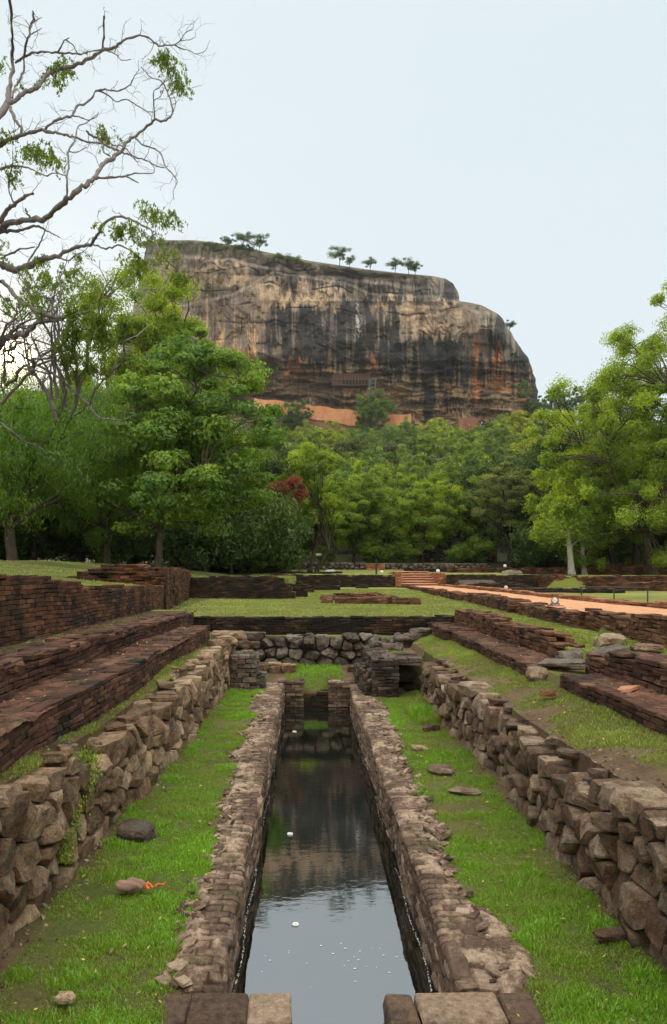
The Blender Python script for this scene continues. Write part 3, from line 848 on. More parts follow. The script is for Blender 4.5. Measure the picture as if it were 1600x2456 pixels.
boulder(mb, (1.97, 14.35, 0.38), (0.5, 0.5, 0.42), 81, 14, 0.1, 0.35, tint=0.25)
boulder(mb, (1.82, 13.95, 0.05), (0.18, 0.16, 0.17), 82, 9, 0.1, 0.4, tint=0.7)
boulder(mb, (2.05, 14.4, 0.08), (0.5, 0.4, 0.2), 84, 9, 0.1, 0.6, tint=0.1)
tag(mb.build('brick_pier', M_pier), 'grey brown brick pier with a dark niche at the far end of the right lawn', 'pier')
for k, (x, y, z, s) in enumerate(((2.75, 17.15, 0.95, 0.5), (3.2, 16.9, 0.93, 0.45), (1.6, 16.2, 0.76, 0.35), (1.9, 15.9, 0.74, 0.4), (2.3, 16.6, 0.86, 0.5))):
    mb = MB(); boulder(mb, (x, y, z), (s*1.3, s, s*0.45), k+500, 9, 0.14, 0.6, k)
    tag(mb.build('boulder', M_stoneG), ['dark flat boulder at the right end of the boulder wall', 'moss edged boulder beside the path of flat stones right of the boulder wall', 'small brown boulder on top of the brick pier', 'rounded boulder on the turf behind the brick pier', 'broad low boulder between the brick pier and the cross wall'][k], 'boulder')

# ------------------------------------------------------------------ brick ledges and walls
def wob_top(z, amp, seed, fr=0.8):
    return lambda a: z+amp*vn(np.asarray(a)*fr, 0.3, 0, seed)
mb = MB(); brick_block(mb, (-2.24, 2.5), (0.012, 1), 12.6, (-1, 0.012), 0.62, lambda a: 1.26-0.02*a/12, 0.86, seed=91, L=0.24, H=0.056, D=0.15, warp=0.06, jit=0.006, miss=0.05, topz=0.006)
worn_sheet(mb, (-2.235, 2.52), (0.012, 1), 12.5, (-1, 0.012), lambda a: 0.66, lambda a, b_: 1.262-0.02*a/12+0.01*fbm(a, b_*2, 0, 5, 2), 901, da=0.024, db=0.03, wmax=0.66, lip=0.02, drop=0.0, ero=0.3)
tag(mb.build('brick_ledge', M_ledge), 'lower dark brick ledge just above the left grass strip', 'brick ledge')
mb = MB(); brick_block(mb, (-2.78, 2.5), (-0.003, 1), 15.2, (-1, -0.003), 0.5, lambda a: ip(a, [0, 12, 15.2], [1.56, 1.5, 1.36]), 1.1, seed=93, L=0.24, H=0.056, D=0.16, warp=0.05, jit=0.006, miss=0.08, topz=0.006)
brick_block(mb, (-2.78, 2.5), (-0.003, 1), 15.1, (1, 0.003), 0.06, lambda a: ip(a, [0, 12, 15.2], [1.57, 1.51, 1.37]), lambda a: 1.44, seed=94, L=0.24, H=0.056, D=0.06, warp=0.06, jit=0.008, miss=0.2)
tag(mb.build('brick_ledge', M_ledge), 'upper mossy brick ledge with an earth top below the tall left brick wall', 'brick ledge')
mb = MB(); brick_block(mb, (-3.88, 3.0), (0.0, 1), 14.9, (-1, 0), 0.45, lambda a: ip(a, [0, 8, 9.2, 9.4, 15], [2.36, 2.32, 2.28, 2.14, 2.05])+0.03*vn(a*2, 0, 0, 3), 1.42, seed=95, L=0.26, H=0.066, D=0.2, warp=0.04, jit=0.004, miss=0.08)
brick_block(mb, (-3.88, 17.8), (-0.1, 1), 3.1, (-1, -0.1), 0.45, 2.05, 1.3, seed=96, L=0.26, H=0.066, D=0.2, warp=0.04, jit=0.007)
tag(mb.build('brick_wall', M_wall), 'tall mottled brick retaining wall at the left edge above the earth ledge', 'brick wall')
mb = MB()
brick_block(mb, (-4.15, 20.8), (-0.08, 1), 8.4, (-1, -0.08), 0.6, lambda a: ip(a, [0, 2, 9.5], [2.45, 2.62, 2.5])+0.05*vn(a*1.3, 0, 0, 5), 1.3, seed=97, L=0.3, H=0.075, D=0.3, warp=0.07, jit=0.01, miss=0.2)
for i in range(7):
    brick_block(mb, (-4.2-i*0.10, 20.72-i*0.0), (-1, 0.05), 4.0-i*0.45, (0, 1), 2.2-i*0.2, 1.99+i*0.11, 1.85+i*0.105, seed=110+i, L=0.3, H=0.075, D=0.3, warp=0.08, jit=0.012, miss=0.15)
tag(mb.build('ruined_brick_block', M_wall), 'stepped ruined brick block beyond the tall left wall', 'ruin')
mb = MB()
brick_block(mb, (-5.3, 28.8), (1, -0.02), 4.8, (0.02, 1), 0.7, lambda a: ip(a-0.7, [0, 3.6, 3.65, 3.9, 3.95, 4.1], [2.26, 2.2, 1.95, 1.9, 1.6, 1.55])+0.04*vn(a*2.2, 0, 0, 8), 1.25, seed=121, L=0.3, H=0.075, D=0.3, warp=0.08, jit=0.012, miss=0.2)
brick_block(mb, (-0.95, 28.9), (-0.05, 1), 8, (-1, -0.05), 0.6, 2.2, 1.3, seed=122, L=0.3, H=0.08, D=0.3, warp=0.08, jit=0.012, miss=0.2)
brick_block(mb, (-2.2, 31), (1, 0), 2.2, (0, 1), 1.6, 1.9, 1.3, seed=123, L=0.3, H=0.08, D=0.3, warp=0.08, jit=0.012, miss=0.3)
tag(mb.build('brick_wall', M_dark), 'blackened cross wall with a crumbling stepped right end left of the lawn', 'brick wall')
mb = MB(); brick_block(mb, (-2.98, 17.62), (1, 0), 7.05, (0, 1), 0.4, lambda a: 1.275+0.012*vn(a*1.2, 0, 0, 9), 0.80, seed=131, L=0.28, H=0.062, D=0.2, warp=0.03, jit=0.008, miss=0.04)
tag(mb.build('brick_wall', M_dark), 'long low blackened brick cross wall edging the lawn above the boulder wall', 'brick wall')
# right side
mb = MB(); brick_block(mb, (3.05, 9.6), (0.01, 1), 5.9, (1, -0.01), 0.72, lambda a: 1.13, 0.78, seed=141, L=0.22, H=0.056, D=0.16, warp=0.06, jit=0.006, miss=0.03, topz=0.005)
brick_block(mb, (2.98, 15.4), (1, 0), 0.8, (0, 1), 2.2, 1.19, 0.82, seed=142, L=0.3, H=0.07, D=0.25, warp=0.03, jit=0.009, miss=0.05)
worn_sheet(mb, (3.055, 9.62), (0.01, 1), 5.8, (1, -0.01), lambda a: 0.72, lambda a, b_: 1.132+0.01*fbm(a, b_*2, 0, 6, 2), 903, da=0.024, db=0.03, wmax=0.72, lip=0.02, drop=0.0, ero=0.2)
tag(mb.build('brick_ledge', M_ledge), 'far dark brick ledge right of the terrace grass, ending at the fallen slabs', 'brick ledge')
mb = MB(); brick_block(mb, (3.05, 2.5), (0.01, 1), 6.3, (1, -0.01), 0.78, lambda a: 1.15+0*a, 0.8, seed=143, L=0.22, H=0.056, D=0.16, warp=0.06, jit=0.006, miss=0.03, topz=0.005)
worn_sheet(mb, (3.055, 2.52), (0.01, 1), 6.25, (1, -0.01), lambda a: 0.72, lambda a, b_: 1.152+0.01*fbm(a, b_*2, 0, 7, 2), 905, da=0.02, db=0.025, wmax=0.72, lip=0.02, drop=0.0, ero=0.2)
tag(mb.build('brick_ledge', M_ledge), 'near dark brick ledge at the right edge of the terrace grass', 'brick ledge')
mb = MB(); brick_block(mb, (3.66, 9.95), (-0.004, 1), 7.65, (1, 0.004), 0.42, lambda a: ip(a, [0, 0.28, 0.3, 0.55, 0.57, 0.8, 0.82, 1.1, 7.6], [1.17, 1.18, 1.24, 1.25, 1.31, 1.32, 1.38, 1.47, 1.50]), 1.08, seed=145, L=0.28, H=0.062, D=0.14, warp=0.04, jit=0.009, miss=0.04)
tag(mb.build('brick_wall', M_brown), 'low brown brick wall with a stepped near end beside the far right ledge', 'brick wall')
mb = MB(); brick_block(mb, (3.66, 2.4), (0.0, 1), 6.85, (1, 0), 0.45, lambda a: ip(a, [0, 5.6, 6.2, 6.4, 6.9], [1.47, 1.44, 1.42, 1.36, 1.30])+0.02*vn(a*2, 0, 0, 2), 1.08, seed=147, L=0.28, H=0.062, D=0.15, warp=0.05, jit=0.01, miss=0.1)
tag(mb.build('brick_wall', M_ledge), 'low dark brick wall at the right edge behind the near ledge', 'brick wall')

# path with its kerbs
mp_, nt, b = mat_new('orange_laterite')
c = ramp(nt, noise(nt, 3, 6, 0.7), [(0.3, (0.47, 0.21, 0.10)), (0.7, (0.62, 0.34, 0.19))])
c = mixc(nt, 1.0, c, ramp(nt, noise(nt, 60, 4, 0.7), [(0.3, (0.8, 0.8, 0.8)), (0.7, (1.1, 1.1, 1.1))]), 'MULTIPLY')
nt.links.new(c, b.inputs['Base Color']); bump(nt, b, noise(nt, 80, 4, 0.7), 0.01)
ys = np.linspace(-6, 48.5, 160); mb = MB()
cols_ = 9; V = []
for y in ys:
    for k in range(cols_):
        x = pL(y)+0.1+(pR(y)-pL(y)-0.2)*k/(cols_-1)
        V.append((x, y, pZ(y)+0.004+0.012*float(vn(x*1.2, y*1.2, 0, 4))))
ii = np.arange(len(V)).reshape(len(ys), cols_)
mb.add(V, np.stack([ii[:-1, :-1], ii[:-1, 1:], ii[1:, 1:], ii[1:, :-1]], -1).reshape(-1, 4))
tag(mb.build('path', mp_), 'orange laterite path running to the far steps', 'path', kind='structure')
mb = MB()
segs = [(3.5, 11.6, 1.74, 5), (11.6, 14.2, 1.66, 6), (14.2, 18.8, 1.60, 7), (18.8, 19.6, 1.50, 8), (19.6, 26, 1.66, 9), (26, 27.4, 1.5, 10), (27.4, 31, 1.62, 11), (31, 33, 1.5, 12), (33, 38, 1.60, 13), (38, 48.6, 1.54, 14)]
for y0, y1, zt, sd in segs:
    p = np.array([pL(y0), y0]); q = np.array([pL(y1), y1]); d = q-p; Lg = np.linalg.norm(d); d /= Lg
    n_ = np.array([d[1], -d[0]])
    st = -0.12 if sd in (5, 7, 9, 11, 13) else 0.0
    zb_ = 1.2
    brick_block(mb, tuple(p+n_*st), d, Lg, n_, 0.5-st, zt, zb_, seed=150+sd, L=0.3, H=0.065, D=0.25, warp=0.05, jit=0.01, miss=0.08)
tag(mb.build('path_kerb', M_brown), 'brown brick retaining edge on the lawn side of the orange path', 'kerb')
mb = MB()
p = np.array([pR(3.5), 3.5]); q = np.array([pR(48.5), 48.5]); d = q-p; Lg = np.linalg.norm(d); d /= Lg; n_ = np.array([d[1], -d[0]])
brick_block(mb, tuple(p), d, Lg, n_, 0.38, lambda a: pZ(a+3.5)+0.12, 1.25, seed=170, L=0.3, H=0.07, D=0.19, warp=0.05, jit=0.009, miss=0.04)
tag(mb.build('path_kerb', M_red), 'reddish brick kerb along the far side of the orange path', 'kerb')
# steps at the far end
mb = MB()
for i in range(6):
    brick_block(mb, (6.35, 48.2+i*0.75), (1, 0), 2.5, (0, 1), 6-i*0.75, 1.62+i*0.165, 1.40, seed=180+i, L=0.35, H=0.08, D=0.3, warp=0.02, jit=0.008, miss=0.0, topz=0.004)
brick_block(mb, (8.85, 48.1), (1, 0), 0.5, (0, 1), 4.5, 2.35, 1.4, seed=190, L=0.3, H=0.08, D=0.25, warp=0.03, jit=0.008)
brick_block(mb, (5.95, 48.1), (1, 0), 0.4, (0, 1), 4.5, 2.35, 1.4, seed=191, L=0.3, H=0.08, D=0.25, warp=0.03, jit=0.008)
st0 = mb.build('brick_steps', M_red); tag(st0, 'flight of red brick steps at the end of the orange path', 'steps')
M_tread = plain('pale_worn_tread', (0.52, 0.30, 0.20), 0.9); M_joint = plain('shadowed_joint', (0.05, 0.02, 0.012), 0.9)
for i in range(6):
    y0 = 48.2+i*0.75; mb = MB(); brick_block(mb, (6.3, y0-0.08), (1, 0), 2.56, (0, 1), 0.8, 1.66+i*0.165, 1.60+i*0.165, seed=300+i, L=0.6, H=0.06, D=0.3, warp=0.02, jit=0.006, miss=0.0, topz=0.003)
    mb.build('tread', M_tread, st0)

def wall(name, mat, p, q, th, zt, zb, seed, label, cat='brick wall', H=0.08, L=0.34, **kw):
    mb = MB(); p = np.array(p, float); q = np.array(q, float); d = q-p; Lg = np.linalg.norm(d); d /= Lg
    n_ = np.array([-d[1], d[0]])
    brick_block(mb, tuple(p), d, Lg, n_, th, zt, zb, seed=seed, L=L, H=H, D=0.3, warp=kw.get('warp', 0.08), jit=0.012, miss=kw.get('miss', 0.15))
    return tag(mb.build(name, mat), label, cat)
wall('brick_wall', M_dark, (-4.5, 48), (5.95, 48), 0.6, wob_top(2.24, 0.04, 4), 1.3, 201, 'long blackened terrace wall across the lawn left of the red steps')
wall('brick_wall', M_dark, (9.35, 47.6), (17.8, 46.6), 0.6, wob_top(2.26, 0.05, 5), 1.3, 202, 'long black shaded wall right of the red steps')  # wall lies in shade; its shade is put into the dark brick colour
wall('brick_wall', M_wall, (15.2, 46.4), (34, 45.2), 0.6, wob_top(2.15, 0.09, 6), 1.3, 203, 'mottled brick wall at the right edge of the ruins, middle tier')
wall('brick_wall', M_wall, (16.5, 38.5), (30, 36.8), 0.6, lambda a: 1.72+0.12*np.sign(np.sin(a*0.9)), 1.3, 204, 'low broken brick wall at the right edge of the ruins, lowest tier', miss=0.3)
wall('brick_wall', M_wall, (11.5, 58.5), (45, 55.5), 0.8, lambda a: 2.75+0.25*sst(8, 12, a)+0.06*np.sin(a*3), 2.0, 205, 'brown brick wall below the forest on the right, top tier')
wall('brick_wall', M_dark, (8.4, 62), (17, 60), 0.8, wob_top(2.75, 0.1, 8), 2.2, 206, 'dark ruined wall under the dark round tree')
wall('brick_foundation', M_dark, (9.6, 36), (15.6, 34.8), 1.2, 1.62, 1.3, 207, 'low dark brick foundation between the path and the black wall', 'foundation', miss=0.3)
wall('brick_foundation', M_dark, (9.6, 42.0), (13.2, 41.6), 1.0, lambda a: 1.7+0.12*np.sin(a), 1.3, 208, 'heap like dark foundation close to the black wall right of the path', 'foundation', miss=0.35)
wall('brick_foundation', M_dark, (13.6, 26.2), (18.4, 26.0), 0.5, 1.50, 1.3, 209, 'flat brick edging behind the metal railing', 'foundation')
wall('brick_foundation', M_dark, (17.5, 29), (24, 28.6), 0.9, 1.62, 1.3, 210, 'low dark foundation at the right edge beyond the railing', 'foundation')
wall('brick_foundation', M_dark, (-1.5, 41), (1.9, 41), 0.9, 1.62, 1.3, 211, 'long flat dark foundation before the left terrace wall', 'foundation', miss=0.3)
wall('brick_foundation', M_dark, (-1.8, 43.6), (0.0, 43.6), 0.7, 1.85, 1.3, 212, 'raised dark foundation close to the left terrace wall', 'foundation', miss=0.3)
wall('brick_foundation', M_dark, (-0.6, 37), (0.35, 37), 0.8, 1.56, 1.3, 213, 'small flat pale edged foundation right of the crumbling wall end', 'foundation')
wall('brick_foundation', M_dark, (3.1, 45.5), (3.9, 45.5), 0.6, 1.66, 1.3, 214, 'small heap of dark bricks before the terrace wall left of the steps', 'foundation', miss=0.3)
mb = MB()      # little sunken foundation on the lawn
for (x0, y0, x1, y1, w_, z) in ((0.95, 24.6, 2.9, 24.6, 0.45, 1.44), (1.1, 30.5, 3.0, 30.5, 0.4, 1.46), (0.9, 25.0, 1.0, 30.6, 0.4, 1.42), (3.3, 25.2, 3.1, 30.6, 0.55, 1.46), (1.3, 27.5, 3.0, 27.5, 0.35, 1.40), (2.9, 24.4, 3.9, 24.3, 0.9, 1.45)):
    p = np.array((x0, y0)); q = np.array((x1, y1)); d = q-p; Lg = np.linalg.norm(d); d /= Lg
    brick_block(mb, tuple(p), d, Lg, (-d[1], d[0]), w_, z+0.05, 1.24, seed=int(220+x0*10), L=0.3, H=0.07, D=0.2, warp=0.04, jit=0.012, miss=0.15)
boulder(mb, (0.85, 27.5, 1.42), (0.6, 0.8, 0.28), 91, 9)
tag(mb.build('brick_foundation', M_brown), 'small rectangular brick foundation sunk in the middle of the lawn', 'foundation')
# grey rubble retaining wall far behind, with its red steps
def far_stone(p, q, h, zb, seed, label):
    mb = MB(); stone_wall(mb, q, p, (0, -1), lambda s: h, zb, seed, cw=(0.35, 0.7), rh=0.3, depth=0.4, bulge=0.08, gap=0.04, N=12, wob=0.1)
    tag(mb.build('stone_wall', M_stoneG), label, 'stone wall')
far_stone((-2.3, 73.2), (6.0, 73.2), 0.95, 2.5, 231, 'grey rubble terrace wall left of the small far steps')
far_stone((8.0, 73.2), (19.0, 73.2), 0.8, 2.55, 233, 'grey rubble terrace wall right of the small far steps')
far_stone((13, 84.0), (22.5, 84.0), 2.6, 3.2, 235, 'tall bluish grey stone wall behind the centre trees')
mb = MB()
for i in range(4): brick_block(mb, (6.05, 72.6+i*0.4), (1, 0), 1.9, (0, 1), 2-i*0.4, 2.75+i*0.18, 2.4, seed=240+i, L=0.5, H=0.09, D=0.4, warp=0.02)
tag(mb.build('brick_steps', M_red), 'small distant flight of red steps in the grey rubble wall', 'steps')
wall('brick_wall', M_dark, (-9, 60), (-1.8, 58), 0.8, wob_top(2.95, 0.1, 9), 2.3, 251, 'dark ruined wall under the trees left of the red leaved tree')
wall('brick_wall', M_dark, (-3.5, 53), (2.6, 53), 0.8, wob_top(2.42, 0.08, 10), 2.2, 252, 'low dark wall on the upper terrace left of the post')

# ------------------------------------------------------------------ loose stones, slabs and small objects
def bl(name, c, s, seed, mat, label, cat='stone', n=9, rot=0.0, tilt=(0, 0), sq=0.5, rough=0.12, tint=None):
    mb = MB(); boulder(mb, c, s, seed, n, rough, sq, rot, tilt, tint); return tag(mb.build(name, mat), label, cat)
def gz(x, y): return float(Hh(x, y))
bl('fallen_slab', (3.45, 9.5, 1.2), (0.8, 0.3, 0.08), 601, M_stoneG, 'long pale grey slab lying tilted across the gap between the right ledges', 'slab', rot=-0.9, tilt=(0.1, 0.15), sq=0.9)
bl('fallen_slab', (3.75, 9.9, 1.25), (0.75, 0.28, 0.12), 602, M_stoneG, 'dark grey slab leaning between the stepped wall end and the near wall', 'slab', rot=0.6, tilt=(0.05, 0.2), sq=0.85)
bl('fallen_slab', (4.1, 9.7, 1.3), (0.65, 0.32, 0.15), 603, M_stoneG, 'thick grey slab beside the end of the near right wall', 'slab', rot=0.3, tilt=(0.15, 0.1), sq=0.8)
bl('boulder', (4.5, 10.6, 1.36), (0.5, 0.4, 0.28), 604, M_stoneR, 'tan boulder behind the fallen slabs on the right', 'boulder')
bl('boulder', (3.08, 9.45, 1.03), (0.34, 0.3, 0.24), 605, M_stoneR, 'reddish boulder at the near end of the far right ledge', 'boulder')
bl('boulder', (5.1, 9.2, 1.42), (0.7, 0.5, 0.24), 606, M_stoneG, 'flat dark boulder on the lawn by the foot of the path wall', 'boulder')
bl('boulder', (4.75, 9.9, 1.34), (0.5, 0.4, 0.14), 607, M_stoneR, 'flat brown boulder half buried in the lawn left of the dark boulder', 'boulder')
bl('boulder', (-1.55, 6.45, 0.05), (0.36, 0.34, 0.15), 608, M_stoneG, 'grey stone lying against the foot of the left stone wall', 'boulder', sq=0.7)
bl('flat_stone', (1.62, 8.55, 0.02), (0.34, 0.3, 0.09), 609, M_stoneR, 'flat brown stone sunk in the right lawn', 'stone')
bl('flat_stone', (1.72, 7.75, 0.01), (0.4, 0.25, 0.06), 610, M_stoneR, 'flat mossy stone in the right lawn nearer than the brown one', 'stone')
bl('flat_stone', (1.52, 9.6, 0.02), (0.25, 0.15, 0.08), 611, M_stoneL, 'pale stone chip in the right lawn by the canal wall', 'stone')
bl('flat_stone', (1.9, 10.8, 0.04), (0.35, 0.2, 0.12), 612, M_stoneR, 'dark stone at the foot of the right stone wall near the tall weeds', 'stone')
bl('flat_stone', (2.0, 4.62, 0.04), (0.3, 0.12, 0.08), 613, M_stoneR, 'long thin brown stone in the near right lawn', 'stone', rot=0.2)
bl('flat_stone', (-1.35, 3.95, 0.03), (0.12, 0.1, 0.05), 614, M_stoneL, 'white lump of stone in the near left lawn', 'stone', tint=1)
bl('brick_fragment', (2.78, 8.2, 1.0), (0.22, 0.12, 0.07), 615, M_red, 'red brick fragment lying on the terrace grass', 'brick', sq=0.9)
bl('brick_fragment', (3.35, 7.4, 1.18), (0.28, 0.13, 0.08), 616, M_red, 'orange brick fragment lying on the near right ledge', 'brick', sq=0.9, rot=0.7)
bl('boulder', (1.7, 53.3, 2.42), (0.9, 0.6, 0.4), 617, plain('white_stone', (0.5, 0.5, 0.5)), 'white stone on the upper terrace wall left of the post', 'stone')
bl('boulder', (14.5, 50.5, 2.35), (1.6, 0.8, 0.5), 618, M_stoneG, 'grey boulder lying on the black wall right of the steps', 'boulder')
bl('boulder', (10.5, 44.6, 1.6), (2.6, 1.4, 0.9), 619, M_stoneG, 'long grey boulder before the black wall beside the steps', 'boulder', n=14)
for k, (y, c, s, t) in enumerate(((4.9, -1.42, 0.05, 'a'), )): pass

# brown cloth bag with an orange ribbon
mb = MB(); P, Fq = _CS[14]
S = P/np.linalg.norm(P, axis=1)[:, None]
V = S*np.array([0.125, 0.055, 0.042]); w_ = 1-0.45*sst(0.02, 0.12, V[:, 0]); V[:, 1] *= w_; V[:, 2] *= w_
V[:, 2] += 0.010*np.sin(V[:, 1]*110+V[:, 0]*18)*sst(-0.13, -0.02, V[:, 0])+0.012*vn(V[:, 0]*30, V[:, 1]*50, 0, 3)+0.006*vn(V[:, 0]*90, V[:, 1]*90, 0, 5)
V[:, 1] += 0.012*np.sin(V[:, 0]*28)
V += np.array([-1.32, 5.32, 0.05]); mb.add(V, Fq)
M_bag = plain('brown_cloth', (0.24, 0.15, 0.11), 0.95)
bag = empty('cloth_bag', (-1.32, 5.32, 0.02)); tag(bag, 'crumpled brown cloth bag tied with orange ribbon on the left lawn', 'bag')
mb.build('sack', M_bag, bag, smooth=True)
def tube(mb, pts, rad, n=6, tint=0.5, cap=True):
    P = np.asarray(pts, float); R = np.broadcast_to(np.asarray(rad, float), (len(P),))
    T = np.gradient(P, axis=0); T /= np.linalg.norm(T, axis=1)[:, None]+1e-9
    up = np.array([0.31, 0.17, 0.93]); A = np.cross(T, up); ln = np.linalg.norm(A, axis=1)[:, None]
    A = np.where(ln < 0.1, np.cross(T, np.array([1.0, 0, 0])), A); A /= np.linalg.norm(A, axis=1)[:, None]
    B = np.cross(T, A); th = np.arange(n)*2*math.pi/n
    V = (P[:, None]+R[:, None, None]*(A[:, None]*np.cos(th)[None, :, None]+B[:, None]*np.sin(th)[None, :, None])).reshape(-1, 3)
    i = np.arange(len(P)-1)[:, None]*n; j = np.arange(n)[None]; j2 = (j+1) % n
    Fq = np.stack([i+j, i+n+j, i+n+j2, i+j2], -1).reshape(-1, 4)
    mb.add(V, Fq, tint)
mb = MB(); t_ = np.linspace(0, 1, 14)
tube(mb, np.stack([-1.21+0.14*t_, 5.30+0.02*np.sin(t_*9)+0.05*t_**2, 0.055+0.012*np.sin(t_*13)], 1), 0.006)
tube(mb, np.stack([-1.21+0.03*t_, 5.32-0.07*t_, 0.05+0.01*np.sin(t_*9)], 1), 0.008)
tube(mb, np.stack([-1.21+0.012*np.cos(t_*7), 5.32+0.022*np.sin(t_*7), 0.055+0.02*np.cos(t_*7)], 1), 0.007)
mb.build('ribbon', plain('orange_red_ribbon', (0.75, 0.13, 0.05), 0.6), bag)

# metal railing at the right
M_metal = plain('dark_metal', (0.05, 0.05, 0.05), 0.5, 0.6)
rl = empty('railing', (10.2, 23.6, 1.35)); tag(rl, 'short dark metal railing with three posts on the grass right of the path', 'railing')
mb = MB(); tube(mb, [(9.2, 24, 1.90), (11.2, 23.2, 1.90)], 0.022, 8); mb.build('rail', M_metal, rl)
for f_ in (0.03, 0.5, 0.97):
    mb = MB(); x = 9.2+2.0*f_; y = 24-0.8*f_; tube(mb, [(x, y, 1.3), (x, y, 1.9)], 0.022, 8); mb.build('post', M_metal, rl)
mb = MB(); tube(mb, [(4.85, 50, 2.2), (4.85, 50, 2.75), (4.85, 50, 3.35)], [0.07, 0.06, 0.06], 8)
tag(mb.build('post', M_metal), 'thin dark metal post standing on the far terrace left of the red steps', 'post')

# two rounded path signs: purple board with a cream animal shape
M_purp = plain('purple_board', (0.12, 0.07, 0.22), 0.5); M_cream = plain('cream_paint', (0.62, 0.62, 0.28), 0.6); M_whitep = plain('white_paint', (0.7, 0.7, 0.7), 0.6)
def disc(mb, c, r, th, y0, sx=1.0, n=28, cut=None):
    a = np.linspace(0, 2*math.pi, n, endpoint=False)
    x = c[0]+r*sx*np.cos(a); z = c[1]+r*np.sin(a)
    if cut is not None: z = np.maximum(z, cut)
    V = np.concatenate([np.stack([x, np.full(n, y0), z], 1), np.stack([x, np.full(n, y0+th), z], 1), [(c[0], y0, c[1]), (c[0], y0+th, c[1])]])
    i = np.arange(n); j = (i+1) % n
    mb.add(V, [np.stack([i, j, j+n, i+n], 1), np.stack([j, i, np.full(n, 2*n)], 1), np.stack([i+n, j+n, np.full(n, 2*n+1)], 1)])
def sign(x, y, z, s, label):
    e = empty('path_sign', (x, y, z)); tag(e, label, 'sign')
    mb = MB(); disc(mb, (x, z+0.28*s), 0.27*s, 0.03, y); box(mb, x-0.3*s, x+0.3*s, y-0.03, y+0.06, z-0.02, z+0.12*s); mb.build('board', M_purp, e)
    mb = MB(); disc(mb, (x-0.03*s, z+0.33*s), 0.20*s, 0.008, y-0.008, cut=z+0.22*s); mb.build('pale_field', M_whitep, e)
    mb = MB()
    disc(mb, (x-0.04*s, z+0.27*s), 0.13*s, 0.008, y-0.018, 1.1); disc(mb, (x-0.12*s, z+0.38*s), 0.08*s, 0.008, y-0.019, 0.8); box(mb, x-0.2*s, x+0.16*s, y-0.040, y-0.031, z+0.02, z+0.07*s)
    mb.build('animal_emblem', M_cream, e)
sign(6.32, 18.1, 1.57, 0.36, 'round purple sign with a cream animal emblem standing on the orange path')
sign(8.6, 30.7, 1.64, 0.36, 'small pale round sign beyond the path kerb near the black wall')
# spotlights on plinths by the steps
def spot(x, y, z, label):
    e = empty('garden_spotlight', (x, y, z)); tag(e, label, 'spotlight')
    mb = MB(); boulder(mb, (x, y, z+0.14), (0.26, 0.26, 0.26), 7, 9, 0.03, 0.3); mb.build('lamp_head', M_whitep, e)
    mb = MB(); tube(mb, [(x, y, z-0.15), (x, y, z+0.05)], 0.05, 8); mb.build('stand', M_metal, e)
spot(9.1, 49.5, 2.36, 'white spotlight on the right cheek of the red steps')
spot(5.55, 53.0, 2.3, 'white spotlight on the terrace grass just right of the post')
spot(16.2, 58.2, 2.8, 'white spotlight on the dark wall under the dark round tree')
e = empty('information_board', (1.1, 78, 3.6)); tag(e, 'small white information board under the trees above the grey rubble wall', 'board')
mb = MB(); box(mb, 0.7, 1.5, 78, 78.04, 4.25, 4.5); mb.build('panel', plain('white_panel', (0.8, 0.85, 0.9)), e)
for x_ in (0.8, 1.4):
    mb = MB(); tube(mb, [(x_, 78.03, 3.3), (x_, 78.03, 4.3)], 0.03); mb.build('leg', M_metal, e)

# floating scraps and foam on the water
M_foam = plain('pale_foam', (0.7, 0.7, 0.68), 0.6)
def scrap(x, y, r, label):
    mb = MB(); a = np.linspace(0, 2*math.pi, 18); tube(mb, np.stack([x+r*np.cos(a), y+r*0.8*np.sin(a), np.full(18, -0.494)], 1), 0.009, 5)
    tag(mb.build('floating_scrap', M_foam), label, 'scrap')
scrap(-0.10, 5.83, 0.02, 'white ring shaped scrap floating at the edge of the sky reflection')
scrap(-0.195, 7.85, 0.025, 'curled white scrap floating in the middle stretch of the dark water')
scrap(-0.24, 12.9, 0.03, 'tiny pale scrap floating near the far end of the canal')
rng = np.random.default_rng(77); mb = MB()
for k in range(28):
    y = rng.normal(5.35, 0.18); x = rng.uniform(-0.42, 0.72) if rng.random() < 0.6 else rng.normal(0.35, 0.12)
    r = rng.uniform(0.002, 0.006)
    a = np.linspace(0, 2*math.pi, 7, endpoint=False); V = np.concatenate([np.stack([x+r*np.cos(a)*1.6, y+r*np.sin(a), np.full(7, -0.497)], 1), [(x, y, -0.494)]])
    mb.add(V, np.stack([np.arange(7), (np.arange(7)+1) % 7, np.full(7, 7)], 1))
for k in range(1200):   # thin line of foam at the waterline
    y = rng.uniform(4.1, 12); s = rng.random() < 0.5
    if vn(y*1.7, 0, 0, 4) < -0.05 and y > 6.5: continue
    x = (-0.505 if s else 0.865)+rng.normal(0, 0.004)+(0.012*math.sin(y*5)); r = rng.uniform(0.001, 0.0032)*(1 if y < 8 else 0.7)
    V = [(x-r, y-r*2, -0.496), (x+r, y-r*2, -0.496), (x+r, y+r*2, -0.496), (x-r, y+r*2, -0.496)]
    mb.add(V, np.array([(0, 1, 2, 3)]))
tag(mb.build('foam', M_foam), 'flecks of pale foam floating on the canal water', 'foam', kind='stuff')

